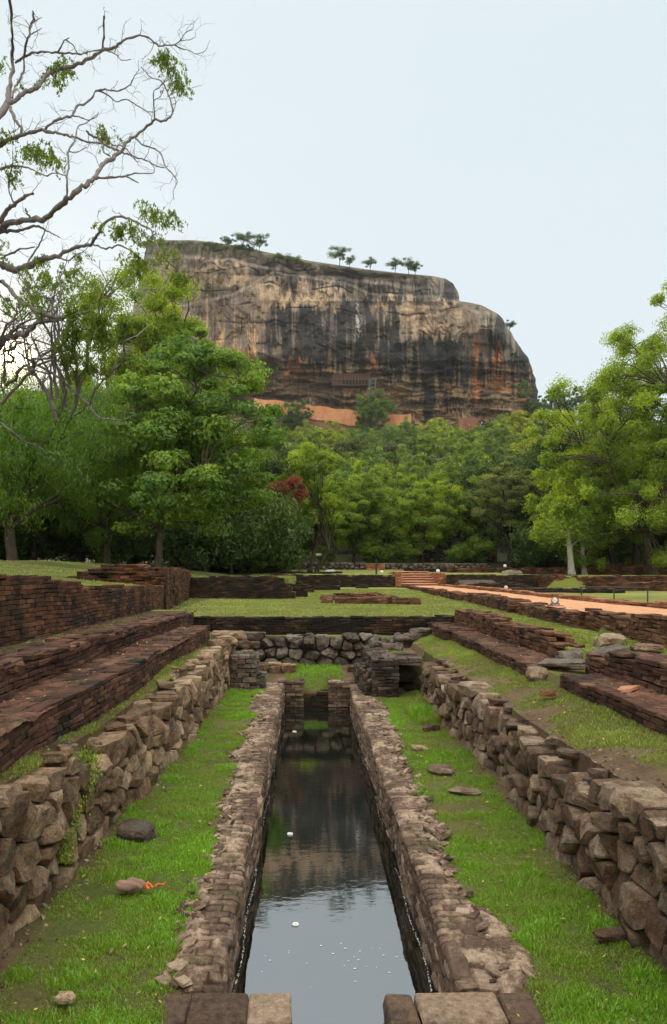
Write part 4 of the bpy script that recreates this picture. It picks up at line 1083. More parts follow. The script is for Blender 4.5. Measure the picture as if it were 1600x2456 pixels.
# loose rubble and crumbs of brick on the bare strips
mb = MB()
rubble(mb, 900, lambda y, q: xR(y)+0.05+q*0.65, lambda q: 3.4+q*q*10, lambda x, y: Hh(x, y)-0.003, 0.045, 701)
rubble(mb, 500, lambda y, q: xL(y)-0.1-q*0.5, lambda q: 3.6+q*q*11, lambda x, y: Hh(x, y)-0.003, 0.04, 703)
rubble(mb, 700, lambda y, q: -3.8+q*0.7, lambda q: 5+q*11, lambda x, y: Hh(x, y)-0.003, 0.05, 705)
rubble(mb, 260, lambda y, q: xL(y)+0.02+q*q*0.25, lambda q: 3.6+q*10, lambda x, y: Hh(x, y)-0.003, 0.05, 707)
rubble(mb, 260, lambda y, q: xR(y)-0.02-q*q*0.25, lambda q: 3.6+q*9, lambda x, y: Hh(x, y)-0.003, 0.05, 709)
tag(mb.build('rubble', M_canal), 'small crumbs of stone and brick strewn along the bare strips by the walls', 'rubble', kind='stuff')
# creeping weed in a joint of the left stone wall
mb = MB(); rng = np.random.default_rng(12); n = 700
t_ = rng.random(n); yy = 5.75+0.35*np.sin(t_*5)+rng.normal(0, 0.07, n); zz = 0.95-t_*0.75+rng.normal(0, 0.03, n); xx = xL(yy)-0.03*zz+0.035+rng.normal(0, 0.025, n)
ang = rng.uniform(0, 6.28, n); s = rng.uniform(0.008, 0.017, n)
d1 = np.stack([rng.normal(0, 0.4, n), np.cos(ang), np.sin(ang)], 1)*s[:, None]; d2 = np.stack([rng.normal(0, 0.4, n), -np.sin(ang), np.cos(ang)], 1)*s[:, None]*0.7
cc_0 = np.stack([xx, yy, zz], 1); mb.add(np.stack([cc_0-d1, cc_0-d2, cc_0+d1, cc_0+d2], 1).reshape(-1, 3), np.arange(n)[:, None]*4+np.arange(4)[None], np.repeat(rng.random(n), 4))
tag(mb.build('creeper', L_mid), 'small green creeping weed growing down a joint of the left stone wall', 'weed')
# fallen leaves
M_litter = leaf_mat('fallen_leaves', (0.10, 0.05, 0.025), (0.28, 0.17, 0.06), (0.55, 0.42, 0.10), 0.2, 0)
rng = np.random.default_rng(5); n = 1500
zone = rng.integers(0, 5, n)
x = np.choose(zone, [rng.uniform(-1.8, -0.7, n), rng.uniform(1.0, 2.1, n), rng.uniform(-2.9, -1.9, n), rng.uniform(2.3, 3.8, n), rng.uniform(-3.8, -2.9, n)]); y = rng.uniform(3.6, 15, n)
z = Hh(x, y)+0.03
z = np.where(zone == 2, np.where(x < -2.3, 1.28, z), z); z = np.where((zone == 3) & (x > 3.05), 1.18, z)
a = rng.uniform(0, 6.28, n); s = rng.uniform(0.008, 0.022, n)
d1 = np.stack([np.cos(a), np.sin(a), rng.normal(0, 0.3, n)], 1)*s[:, None]; d2 = np.stack([-np.sin(a), np.cos(a), rng.normal(0, 0.3, n)], 1)*s[:, None]*0.5
c = np.stack([x, y, z], 1); V = np.stack([c-d1, c-d2, c+d1, c+d2], 1).reshape(-1, 3)
mb = MB(); mb.add(V, (np.arange(n)[:, None]*4+np.arange(4)[None]), np.repeat(rng.random(n), 4))
tag(mb.build('litter', M_litter), 'scattered dry fallen leaves on the turf and ledges', 'leaf litter', kind='stuff')

# ------------------------------------------------------------------ grass blades
def grass(label, x0f, x1f, ya, yb, n, h, wd, mat, seed, ypow=1.0, thr=0.25, hvar=0.5):
    rng = np.random.default_rng(seed)
    y = ya+(yb-ya)*rng.random(n)**ypow
    x = x0f(y)+(x1f(y)-x0f(y))*rng.random(n)
    g = grassiness(x, y)
    cl = fbm(x*5, y*5, 0, seed+2, 3)
    keep = g+0.25*cl > thr+rng.random(n)*0.35
    x, y, g, cl = x[keep], y[keep], g[keep], cl[keep]; n = len(x)
    z = Hh(x, y)-0.004
    hh = h*(0.45+0.9*rng.random(n))*(0.75+hvar*cl)*(0.6+0.5*g)
    a = rng.uniform(0, 6.28, n); dx, dy = np.cos(a), np.sin(a)
    b_ = rng.uniform(0, 6.28, n); ln = rng.uniform(0.2, 0.9, n)*hh
    w2 = wd*(0.6+0.8*rng.random(n))*(1+y*0.02)
    c = np.stack([x, y, z], 1); e1 = np.stack([dx*w2, dy*w2, np.zeros(n)], 1)
    mid = c+np.stack([np.cos(b_)*ln*0.35, np.sin(b_)*ln*0.35, hh*0.6], 1)
    tip = c+np.stack([np.cos(b_)*ln, np.sin(b_)*ln, hh], 1)
    V = np.stack([c-e1, c+e1, mid+e1*0.7, mid-e1*0.7, tip], 1).reshape(-1, 3)
    k = np.arange(n)[:, None]*5
    t = np.clip(0.42+0.3*cl+0.55*fbm(x*1.1, y*1.1, 0, 88, 4)+0.25*(g-0.7)+rng.normal(0, 0.18, n), 0, 1)
    mb = MB(); mb.add(V, [k+np.array([[0, 1, 2, 3]]), k+np.array([[3, 2, 4]])], np.repeat(t, 5))
    return tag(mb.build('grass', mat), label, 'grass', kind='stuff')
grass('short bright green grass on the sunken left lawn', lambda y: xL(y)+0.0, lambda y: y*0-0.66, 3.2, 17, 210000, 0.034, 0.003, L_grass, 1, 1.5, 0.38, 1.1)
grass('short bright green grass on the sunken right lawn', lambda y: y*0+1.0, lambda y: xR(y)-0.02, 3.2, 17, 210000, 0.034, 0.003, L_grass, 2, 1.5, 0.38, 1.1)
grass('bright grass on the slope below the boulder wall', lambda y: y*0-1.1, lambda y: y*0+1.3, 15.5, 17.0, 9000, 0.05, 0.005, L_grass, 3)
grass('yellowish turf on the left terrace above the stone wall', lambda y: y*0-2.4, lambda y: xL(y)-0.1, 4, 17.2, 60000, 0.035, 0.004, L_grass2, 4, 1.3)
grass('yellowish turf on the right terrace above the stone wall', lambda y: xR(y)+0.1, lambda y: y*0+3.1, 4, 17.4, 90000, 0.035, 0.004, L_grass2, 5, 1.3)
grass('mown turf of the far lawn', lambda y: ip(y, [9, 17.8, 17.9, 50], [3.8, 3.8, -4.2, -4.5]), lambda y: pL(y)-0.1, 9, 44, 110000, 0.03, 0.012, L_grass2, 6, 1.8, thr=0.0)
grass('tall weeds at the foot of the right stone wall', lambda y: y*0+1.72, lambda y: y*0+2.12, 11.2, 12.8, 2600, 0.22, 0.004, L_grass, 7, thr=-1)
grass('sparse tufts on the upper left earth ledge', lambda y: y*0-3.85, lambda y: y*0-3.1, 6, 17, 12000, 0.03, 0.005, L_grass2, 8, 1.3, thr=0.02)
grass('shaded grass on the left bank behind the tall wall', lambda y: -4.4-y*0.35, lambda y: y*0-4.3, 12, 38, 40000, 0.04, 0.012, L_grass2, 9, 1.3, thr=0.1)
grass('little tufts rooted in the cracks of the left canal wall', lambda y: y*0-0.92, lambda y: y*0-0.62, 4.1, 15, 26000, 0.03, 0.003, L_grass, 21, 1.3, thr=0.22)
# ------------------------------------------------------------------ the great rock
RY = 330.0
sil_v = np.array([576, 582, 588, 596, 605, 615, 625, 634, 645, 655, 662, 668, 680, 700, 722, 726, 732, 750, 765, 780, 800, 830, 860, 900, 930, 960, 1000, 1060, 1120])
sil_r = np.array([470, 520, 560, 600, 640, 690, 740, 800, 870, 960, 1040, 1068, 1088, 1098, 1102, 1130, 1156, 1190, 1206, 1214, 1226, 1248, 1266, 1282, 1288, 1290, 1284, 1276, 1270])
sil_l = np.array([380, 358, 353, 351, 349, 347, 345, 343, 341, 340, 338, 336, 333, 328, 323, 322, 320, 314, 310, 306, 300, 294, 288, 282, 278, 274, 268, 262, 258])
nv, nf, nk = 330, 620, 60
vv = np.concatenate([np.linspace(576, 740, 150, endpoint=False), np.linspace(740, 1110, nv-150)])
s1 = np.linspace(-1, 1, nf)
def superx(s): return np.sign(s)*(1-(1-np.abs(s))**1.6)
def stepu(u): # upper ledge line (photo v) by u
    return np.interp(u, [300, 340, 430, 545, 600, 660, 700, 816, 906, 1010, 1100, 1130, 1300], [745, 742, 732, 708, 690, 652, 660, 680, 708, 711, 722, 745, 760])
def rock_relief(u, v):
    """metres towards the viewer (positive = towards)"""
    prof = np.interp(v, [576, 620, 700, 760, 820, 850, 875, 900, 950, 1000, 1030, 1110], [-11, -7, -3, 1.0, 4.2, 4.8, 3.4, 0.2, -1.5, -1.0, 0.5, 2])
    d = prof.copy()
    lv = stepu(u)+4*vn(u/40, 0, 0, 7)
    d = d-6.0*(1-sst(-5, 3, v-lv))
    # second tier near the top
    lv2 = np.interp(u, [300, 430, 560, 650, 800, 1000, 1300], [612, 618, 625, 645, 665, 690, 700])
    d = d-3.5*(1-sst(-5, 5, v-lv2-3*vn(u/25, 0, 0, 17)))
    d = d+6.0*np.exp(-((u-1180)/36)**2-((v-782)/40)**2)-5.5*np.exp(-((u-1195)/30)**2-((v-845)/18)**2)
    d = d-3.5*np.exp(-((u-1128)/12)**2)*sst(740, 800, v)*(1-sst(960, 1000, v))
    d = d+3.0*np.exp(-((u-1240)/30)**2)*sst(850, 900, v)
    # overhang lip and bedding ledges
    lip = 868+10*vn(u/60, 0, 0, 31)+5*vn(u/17, 0, 0, 32)
    d = d-2.0*sst(-3, 5, v-lip)*(1-sst(40, 90, v-lip))
    for k, (a, b_, c_) in enumerate(((885, 2.0, 38), (905, 1.9, 33), (922, 1.7, 34), (938, 2.0, 35), (955, 2.4, 36), (975, 1.9, 37))):
        lv3 = a+9*vn(u/70, k, 0, c_)+3*vn(u/15, k, 0, c_)
        d = d+b_*sst(-2.5, 2.5, v-lv3)-b_*0.9*sst(3, 14, v-lv3)
    wgt = sst(850, 890, v)
    d = d+fbm(u/34, v/9, 0, 51, 5, 0.6)*(0.35+2.4*wgt)+fbm(u/90, v/60, 0, 52, 4)*4.0
    d = d+fbm(u/6, v/55, 0, 53, 3)*1.0*(1-wgt*0.7)
    ph = fbm(u/48, v/75, 0, 63, 3)*6      # slabs broken away along steep joints
    d = d+(np.floor(ph)+sst(0.0, 0.16, ph-np.floor(ph)))*1.1
    hh = v/46+fbm(u/160, v/200, 0, 64, 4)*0.9
    d = d-0.9*np.exp(-((hh-np.round(hh))/0.035)**2)*sst(-0.1, 0.2, fbm(u/45, v/30, 0, 65, 3))
    d = d-1.6*np.clip(fbm(u/50, v/25, 0, 57, 4)-0.25, 0, 1)*4*wgt
    return d
UU = np.empty((nv, nf)); VV = np.repeat(vv[:, None], nf, 1); PXm = np.empty((nv, nf, 3))
sr = np.interp(vv, sil_v, sil_r); sl__ = np.interp(vv, sil_v, sil_l)
sr = sr+3*fbm(vv/14, 0, 0, 71, 3); sl__ = sl__+3*fbm(vv/14, 0, 0, 72, 3)
sx_ = superx(s1)
for i in range(nv):
    a = (sr[i]-sl__[i])/2; c = (sr[i]+sl__[i])/2
    u = c+a*sx_; UU[i] = u
half = 34.0
hd = half*(1-np.abs(s1)[None]**4.5)**0.6*np.ones((nv, 1))
taper = np.clip((sr-sl__)/260.0, 0.12, 1)[:, None]
rel = rock_relief(UU, VV)*np.clip(hd/12.0, 0, 1)*taper
Yf = RY+14-hd*taper**0.5-rel
Xf = (UU-CX)/F*Yf
Zf = CAMZ+(HY-VV)/F*Yf
PXm[..., 0] = Xf; PXm[..., 1] = Yf; PXm[..., 2] = Zf
# back of the rock, and the lid rows
th = np.linspace(0, math.pi, nk+2)[1:-1]
back = np.empty((nv, nk, 3))
for i in range(nv):
    a = (Xf[i, -1]-Xf[i, 0])/2; c = (Xf[i, -1]+Xf[i, 0])/2
    back[i, :, 0] = c+a*np.cos(th)
    back[i, :, 1] = RY+14+60*np.sin(th)*taper[i, 0]+fbm(th*3, i/20, 0, 5, 3)*3*np.sin(th)
    back[i, :, 2] = Zf[i, -1]+(Zf[i, 0]-Zf[i, -1])*th/math.pi
full = np.concatenate([PXm, back], 1); nt_ = nf+nk
ii = np.arange(nv*nt_).reshape(nv, nt_); i2 = np.roll(ii, -1, 1)
FQ = np.stack([ii[:-1], ii[1:], i2[1:], i2[:-1]], -1).reshape(-1, 4)
u = UU+fbm(UU/40, VV/150, 0, 201, 3, 0.5)*14; v = VV+fbm(UU/9, VV/90, 0, 202, 5, 0.65)*46
def blob(u0, u1, v0, v1, su=14.0, sv=14.0):
    return sst(u0-su, u0+su, u)*(1-sst(u1-su, u1+su, u))*sst(v0-sv, v0+sv, v)*(1-sst(v1-sv, v1+sv, v))
uw = UU+fbm(UU/30, VV/160, 0, 90, 3)*5
stk = fbm(uw/6.0, v/130, 0, 91, 5, 0.7)      # narrow vertical streaks
stk2 = fbm(uw/17, v/170, 0, 92, 4, 0.6)
cl = fbm(u/38, v/30, 0, 93, 5, 0.6)
ledge = v-stepu(u)
C_grey = np.array([0.155, 0.130, 0.112]); C_tan = np.array([0.47, 0.365, 0.26]); C_brown = np.array([0.085, 0.058, 0.044])
C_black = np.array([0.016, 0.018, 0.022]); C_ochre = np.array([0.24, 0.165, 0.085]); C_or = np.array([0.44, 0.17, 0.075]); C_white = np.array([0.5, 0.5, 0.5])
def mx(c, k, f): f = np.clip(f, 0, 1)[..., None]; return c*(1-f)+k*f
c = np.ones(u.shape+(3,))*C_grey*(1+0.25*cl[..., None])
c = mx(c, C_brown, 0.55*sst(-0.1, 0.35, stk2+cl*0.5))
light = np.maximum(blob(616, 830, 672, 738, 25, 14), blob(890, 1110, 722, 806, 22, 16))
light = np.maximum(light, 0.7*blob(400, 600, 628, 690, 20, 16)); light = np.maximum(light, 0.75*blob(1100, 1170, 740, 800))
c = mx(c, C_tan, light*sst(-0.45, 0.3, cl+stk*0.6)*0.95)
tanst = blob(430, 660, 740, 850, 20, 25)
c = mx(c, C_tan*np.array([1.05, 0.9, 0.68]), tanst*sst(0.0, 0.25, stk-0.3*stk2)*0.95)
lowb = sst(852, 885, v+8*cl)
strata = fbm(u/60, v/5.5+cl*1.5, 0, 95, 4, 0.65)
c = mx(c, C_ochre*0.85, lowb*0.75)
c = mx(c, C_ochre*1.35, lowb*sst(0.05, 0.35, strata)*blob(760, 1130, 875, 1010, 40, 12)*0.8)
c = mx(c, C_brown*0.5, lowb*sst(0.05, 0.3, -strata)*0.8)
c = mx(c, C_brown*0.55, blob(400, 800, 900, 985, 30, 14)*sst(-0.3, 0.3, strata+0.1)*0.65)
orn = blob(540, 616, 845, 892, 12, 8)*0.7+blob(684, 728, 785, 905, 10, 16)*sst(-0.25, 0.2, stk)*0.8+blob(1130, 1146, 820, 960, 5, 16)*0.9*sst(-0.4, 0.1, stk)+blob(1180, 1198, 825, 890, 5, 10)*0.8+blob(1160, 1282, 880, 940, 12, 10)*0.35+blob(880, 905, 845, 900, 8, 10)*0.6
orn = orn+0.45*blob(1000, 1280, 880, 990, 20, 20)*sst(0.12, 0.4, stk2)
c = mx(c, C_or, orn)
# black water stains
ds = np.zeros(u.shape)
for (u0, u1, v0, v1, s_, k) in ((672, 965, 735, 868, 14, 1.15), (560, 690, 742, 850, 22, 0.75), (400, 570, 745, 830, 20, 0.45), (925, 1120, 806, 925, 16, 1.2), (1016, 1042, 850, 1010, 6, 1.3), (1060, 1130, 850, 990, 16, 0.85), (1158, 1214, 750, 830, 12, 1.1), (1215, 1300, 820, 960, 14, 1.05), (1130, 1215, 835, 930, 14, 0.7),
                             (820, 885, 722, 890, 8, 1.25), (690, 880, 650, 705, 20, 0.85), (870, 1100, 665, 722, 12, 1.0), (590, 700, 628, 662, 14, 0.75), (330, 470, 600, 760, 24, 0.5), (740, 900, 868, 895, 16, 0.8)):
    ds = np.maximum(ds, blob(u0, u1, v0, v1, s_, s_*1.2)*k)
dk = sst(-0.12, 0.14, stk*1.25+stk2*0.6+ds*0.9-0.68+0.25*cl)*np.clip(ds*1.5, 0, 1)
c = mx(c, C_black, dk*0.93)
c = mx(c, C_black*1.5, 0.55*sst(0.28, 0.42, stk)*(1-lowb*0.7))
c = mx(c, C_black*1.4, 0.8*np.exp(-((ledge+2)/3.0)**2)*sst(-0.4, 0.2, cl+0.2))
c = mx(c, C_white, blob(852, 866, 728, 790, 3, 5)*sst(0.0, 0.2, fbm(u/3, v/5, 0, 97, 3))*0.85)
c = mx(c, C_white*0.8, blob(625, 640, 868, 905, 6, 8)*0.4)
c = mx(c, C_white*0.7, sst(0.42, 0.55, fbm(uw/3.2, v/30, 0, 98, 3))*0.5*(1-dk))
# scrub on the top terraces
veg = sst(-0.5, 0.2, fbm(UU/16, VV/5, 0, 103, 4)+0.15)*np.clip(1-sst(0, 9, VV-np.interp(u, [300, 430, 560, 700, 850, 1100, 1300], [602, 604, 612, 632, 655, 672, 690])+9*cl), 0, 1)
c = mx(c, np.array([0.075, 0.078, 0.045])*(1+0.4*cl[..., None]), veg*0.85)
vl = np.exp(-((ledge+6)/6)**2)*sst(0.0, 0.3, fbm(u/14, v/10, 0, 99, 3))
c = mx(c, np.array([0.05, 0.07, 0.03]), vl*0.8)
hh_ = VV/46+fbm(UU/160, VV/200, 0, 64, 4)*0.9
c = mx(c, C_black*1.5, 0.7*np.exp(-((hh_-np.round(hh_))/0.03)**2)*sst(-0.1, 0.2, fbm(UU/45, VV/30, 0, 65, 3)))
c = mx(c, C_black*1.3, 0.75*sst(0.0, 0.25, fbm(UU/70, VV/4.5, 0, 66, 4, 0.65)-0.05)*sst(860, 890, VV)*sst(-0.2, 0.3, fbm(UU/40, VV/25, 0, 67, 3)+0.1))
c = c*np.array([1.08, 0.98, 0.88])*(1+0.2*fbm(UU/2.2, VV/4, 0, 101, 2))[..., None]
cb = np.ones((nv, nk, 3))*C_grey
cols = np.concatenate([c, cb], 1).reshape(-1, 3)
m, nt, b = mat_new('stained_gneiss')
cc = attr(nt, 'Col', True)
cc = mixc(nt, 1.0, cc, ramp(nt, noise(nt, 1.1, 6, 0.75, sc3=(1, 1, 0.4)), [(0.25, (0.62, 0.62, 0.62)), (0.75, (1.35, 1.35, 1.35))]), 'MULTIPLY')
nt.links.new(cc, b.inputs['Base Color']); b.inputs['Roughness'].default_value = 0.8
bump(nt, b, noise(nt, 0.9, 6, 0.7), 0.8, 0.8)
mb = MB(); mb.add(full.reshape(-1, 3), FQ)
top = full[0].mean(0)+np.array([0, 0, 0.5]); mb.add([top], np.zeros((0, 3), int))
k = nv*nt_; j = np.arange(nt_)
mb.Ft.append(np.stack([j, (j+1) % nt_, np.full(nt_, k)], 1))
rk = mb.build('rock', m, smooth=True, cols=np.clip(np.vstack([cols, [C_grey]]), 0, 1))
tag(rk, 'huge flat topped rock with black and tan water streaks rising above the forest', 'rock')
def rockY(u, v):
    i = int(np.argmin(np.abs(vv-v))); j = int(np.argmin(np.abs(UU[i]-u))); return Yf[i, j]
def RP(u, v, off=0.0):
    """point of the rock face for photo-plane u, v"""
    y = rockY(u, v)-off; return np.array([(u-CX)/F*y, y, CAMZ+(HY-v)/F*y])

# mirror wall (orange), gallery, stair tower, walkway, steps and walkers at the rock's foot
def strip_wall(mb, us, vt, vb_, off, th, tint=0.5):
    us = np.array(us, float); X = (us-CX)/F*off; zt = CAMZ+(HY-np.array(vt))/F*off; zb_ = CAMZ+(HY-np.array(vb_))/F*off
    Y = off+2.0*np.sin(us/60)
    n = len(us); V = np.concatenate([np.stack([X, Y, zb_], 1), np.stack([X, Y, zt], 1), np.stack([X, Y+th, zt], 1), np.stack([X, Y+th, zb_], 1)])
    i = np.arange(n-1)
    fs = [np.stack([i+a*n, i+1+a*n, i+1+b_*n, i+b_*n], 1) for a, b_ in ((0, 1), (1, 2), (2, 3))]
    fs.append(np.array([(0, n, 2*n, 3*n), (n-1, 4*n-1, 3*n-1, 2*n-1)])); mb.add(V, np.concatenate(fs), tint)
def paint_mat(name, a, b_, c_, s=0.3):
    m, nt, b = mat_new(name)
    c = ramp(nt, noise(nt, s, 6, 0.75, sc3=(1, 1, 0.5)), [(0.3, a), (0.55, b_), (0.72, c_)]); nt.links.new(c, b.inputs['Base Color']); bump(nt, b, noise(nt, 1.2, 5), 0.3)
    return m
M_or = paint_mat('orange_plaster', (0.40, 0.15, 0.07), (0.60, 0.27, 0.13), (0.68, 0.40, 0.24))
M_ord = paint_mat('dull_red_brickwork', (0.16, 0.07, 0.045), (0.27, 0.12, 0.075), (0.34, 0.2, 0.14))
fy = float(np.percentile(Yf[200:300, 200:500], 3))-2.5
mw = empty('plastered_wall', (0, fy, 60)); tag(mw, 'long orange plastered wall at the foot of the great rock', 'wall')
us = np.linspace(610, 885, 50); mb = MB(); strip_wall(mb, us, 962+(us-650)*0.10+1.2*np.sin(us/9), 990+(us-650)*0.14+2*np.sin(us/13), fy, 0.8); mb.build('parapet', M_or, mw)
mb = MB(); strip_wall(mb, us, 989.5+(us-650)*0.14, 1075+us*0, fy+0.4, 1.2); mb.build('base', M_ord, mw)
mw2 = empty('plastered_wall', (0, fy-2, 60)); tag(mw2, 'square orange wall end right of the bushy tree below the rock', 'wall')
us = np.linspace(925, 985, 12); mb = MB(); strip_wall(mb, us, 995+0*us+np.sin(us), 1032+(us-925)*0.1, fy-1.5, 1.5); mb.build('upper_face', M_or, mw2)
mb = MB(); strip_wall(mb, us, 1032+(us-925)*0.1, 1060+us*0, fy-1.2, 1.2); mb.build('footing', M_stoneG, mw2)
M_cage = plain('rusted_cage', (0.09, 0.045, 0.035), 0.7); M_rail = plain('grey_steel', (0.13, 0.15, 0.165), 0.6)
def rbox(mb, u0, u1, v0, v1, off0, off1, Y): 
    box(mb, (u0-CX)/F*Y, (u1-CX)/F*Y, Y-off0, Y-off1, CAMZ+(HY-v1)/F*Y, CAMZ+(HY-v0)/F*Y)
ga_ = empty('cliff_gallery', RP(840, 910)); tag(ga_, 'dark caged picture gallery hanging in a cleft of the rock face', 'gallery')
gy_ = min(rockY(u_, v_) for u_ in (800, 820, 840, 860, 880) for v_ in (895, 905, 915, 925))
mb = MB(); rbox(mb, 797, 886, 899, 924, 0.1, -4, gy_)
mb.build('enclosure', M_cage, ga_)
mb = MB()
for k_ in range(14): 
    u_ = 799+k_*6.6; rbox(mb, u_, u_+0.7, 897, 925, 0.5, 0.1, gy_)
for v_ in (898, 911, 924): rbox(mb, 796, 887, v_, v_+1.0, 0.6, 0.12, gy_)
mb.build('railing', plain('brown_bars', (0.16, 0.09, 0.06)), ga_)
mb = MB()
for k_ in range(8):
    u_ = 822+k_*7.8; V = [((a-CX)/F*gy_, gy_-0.62-d_*0.15, CAMZ+(HY-b_)/F*gy_) for d_ in (0, 1) for a, b_ in ((u_, 922), (u_+5, 922), (u_+2.5, 907))]
    mb.add(V, [np.array([(0, 1, 2), (3, 5, 4)]), np.array([(0, 3, 4, 1), (1, 4, 5, 2), (2, 5, 3, 0)])])
mb.build('pointed_screen', plain('near_black_screen', (0.015, 0.01, 0.01)), ga_)
st = empty('stair_tower', RP(893, 968)); tag(st, 'grey spiral stair tower climbing the rock face to the gallery', 'stair tower')
ty = min(rockY(u_, v_) for u_ in (885, 893, 900) for v_ in (910, 930, 950, 965))-1.5
mb = MB(); Xc = (893-CX)/F*ty; z0, z1 = CAMZ+(HY-970)/F*ty, CAMZ+(HY-908)/F*ty
for dx in (-1.3, 1.3):
    for dy in (-1.2, 1.2): box(mb, Xc+dx-0.12, Xc+dx+0.12, ty+dy-0.12, ty+dy+0.12, z0-4, z1)
mb.build('frame', M_rail, st)
mb = MB(); t_ = np.linspace(0, 1, 90)
tube(mb, np.stack([Xc+1.1*np.cos(t_*38), ty+1.1*np.sin(t_*38), z0+(z1-z0)*t_], 1), 0.14, 5); mb.build('spiral_stair', M_rail, st)
wk = empty('walkway', (0, fy, 60)); tag(wk, 'grey metal walkway with railings along the foot of the rock', 'walkway')
wy = min(rockY(u_, v_) for u_ in range(1010, 1100, 8) for v_ in (1012, 1020, 1026))-1.2
mb = MB(); rbox(mb, 1014, 1092, 1025, 1027.5, 0, -1.5, wy); mb.build('deck', M_rail, wk)
mb = MB()
for k_ in range(20): rbox(mb, 1015+k_*4, 1015.8+k_*4, 1017, 1025, 0.1, 0, wy)
for v_ in (1017, 1021): rbox(mb, 1014, 1092, v_, v_+0.9, 0.2, 0.1, wy)
mb.build('railing', M_rail, wk)
sp = empty('stone_stairs', (80, 310, 66)); tag(sp, 'brick stairs with rails descending right of the walkway', 'stairs')
mb = MB()
for k_ in range(14): rbox(mb, 1150+k_*3, 1156+k_*3, 1002+k_*2.4, 1010+k_*2.4, 0, -2, fy+1.5)
mb.build('treads', M_ord, sp)
mb = MB(); rbox(mb, 1100, 1152, 1003, 1040, 0, -2, fy+2.2); mb.build('landing_wall', M_ord, sp)
mb = MB(); tube(mb, [((1148-CX)/F*fy, fy+1.3, CAMZ+(HY-1002)/F*fy), ((1192-CX)/F*fy, fy+1.3, CAMZ+(HY-1036)/F*fy)], 0.12, 5); mb.build('handrail', M_rail, sp)
# tiny walkers on the stairs
M_skin = plain('skin', (0.3, 0.17, 0.11))
def person(x, y, z, shirt, label, h=1.7):
    mb = MB(); e = empty('person', (x, y, z)); tag(e, label, 'person', 'walkers on the stairs below the rock')
    for s in (-1, 1):
        tube(mb, [(x+0.10*s, y-0.02, z), (x+0.11*s, y, z+0.45), (x+0.10*s, y, z+0.88)], [0.055, 0.07, 0.10], 8)
        tube(mb, [(x+0.20*s, y, z+1.42), (x+0.27*s, y+0.02, z+1.12), (x+0.25*s, y-0.12, z+0.88)], [0.055, 0.045, 0.035], 6)
    tube(mb, [(x, y, z+0.82), (x, y, z+1.1), (x, y, z+1.42), (x, y, z+1.5), (x, y, z+1.56)], [0.15, 0.14, 0.2, 0.08, 0.06], 10)
    P, Fq = _CS[5]; S = P/np.linalg.norm(P, axis=1)[:, None]; mb.add(S*np.array([0.085, 0.1, 0.125])+np.array([x, y, z+1.62]), Fq)
    mb.build('body', M_skin, e, smooth=True)
    mb = MB(); tube(mb, [(x, y, z+0.80), (x, y, z+1.1), (x, y, z+1.43), (x, y, z+1.49)], [0.17, 0.16, 0.22, 0.10], 10); mb.build('shirt', plain('shirt', shirt), e, smooth=True)
    mb = MB()
    for s in (-1, 1): tube(mb, [(x+0.10*s, y-0.02, z+0.1), (x+0.11*s, y, z+0.45), (x+0.09*s, y, z+0.9)], [0.07, 0.085, 0.12], 8)
    mb.build('trousers', plain('trousers', (0.03, 0.04, 0.07)), e, smooth=True)
    mb = MB(); mb.add(S*np.array([0.1, 0.11, 0.10])+np.array([x, y+0.02, z+1.68]), Fq); mb.build('hair', plain('hair', (0.01, 0.01, 0.01)), e, smooth=True)
for (u_, v_, c_, l_) in ((1157, 1013, (0.6, 0.6, 0.65), 'distant walker in a white shirt, upper one on the stairs below the rock'), (1172, 1025, (0.5, 0.1, 0.08), 'distant walker in a red shirt, lower one on the stairs below the rock')):
    person((u_-CX)/F*fy, fy+1.0, CAMZ+(HY-v_)/F*fy-1.2, c_, l_)

# ------------------------------------------------------------------ trees
def leafset(C, size, rng, T, nrm=None, nb=0.6, aspect=0.5, droop=0.0):
    n = len(C)
    N = rng.normal(size=(n, 3))
    if nrm is not None: N = N*(1-nb)+nrm*nb*1.6
    N /= np.linalg.norm(N, axis=1)[:, None]+1e-9
    A = rng.normal(size=(n, 3)); A[:, 2] -= droop*2.5
    A -= (A*N).sum(1)[:, None]*N; A /= np.linalg.norm(A, axis=1)[:, None]+1e-9
    B = np.cross(N, A); s = size*rng.uniform(0.6, 1.35, n)[:, None]
    # folded leaf: base, two sides, tip
    f = N*s*0.12
    V = np.stack([C-A*s*0.5, C+B*s*aspect*0.5+f, C+A*s*0.5-N*s*0.1, C-B*s*aspect*0.5+f], 1).reshape(-1, 3)
    return V, np.arange(n)[:, None]*4+np.arange(4)[None], np.repeat(T, 4)

def wiggle(p, q, rng, n=7, amp=0.12, sag=0.0):
    p, q = np.array(p, float), np.array(q, float); t = np.linspace(0, 1, n)[:, None]
    L = np.linalg.norm(q-p)
    P = p+(q-p)*t; P += np.cumsum(rng.normal(0, amp*L/n, (n, 3)), 0)*np.sin(t*math.pi)
    P[:, 2] += sag*L*np.sin(t[:, 0]*math.pi)
    return P

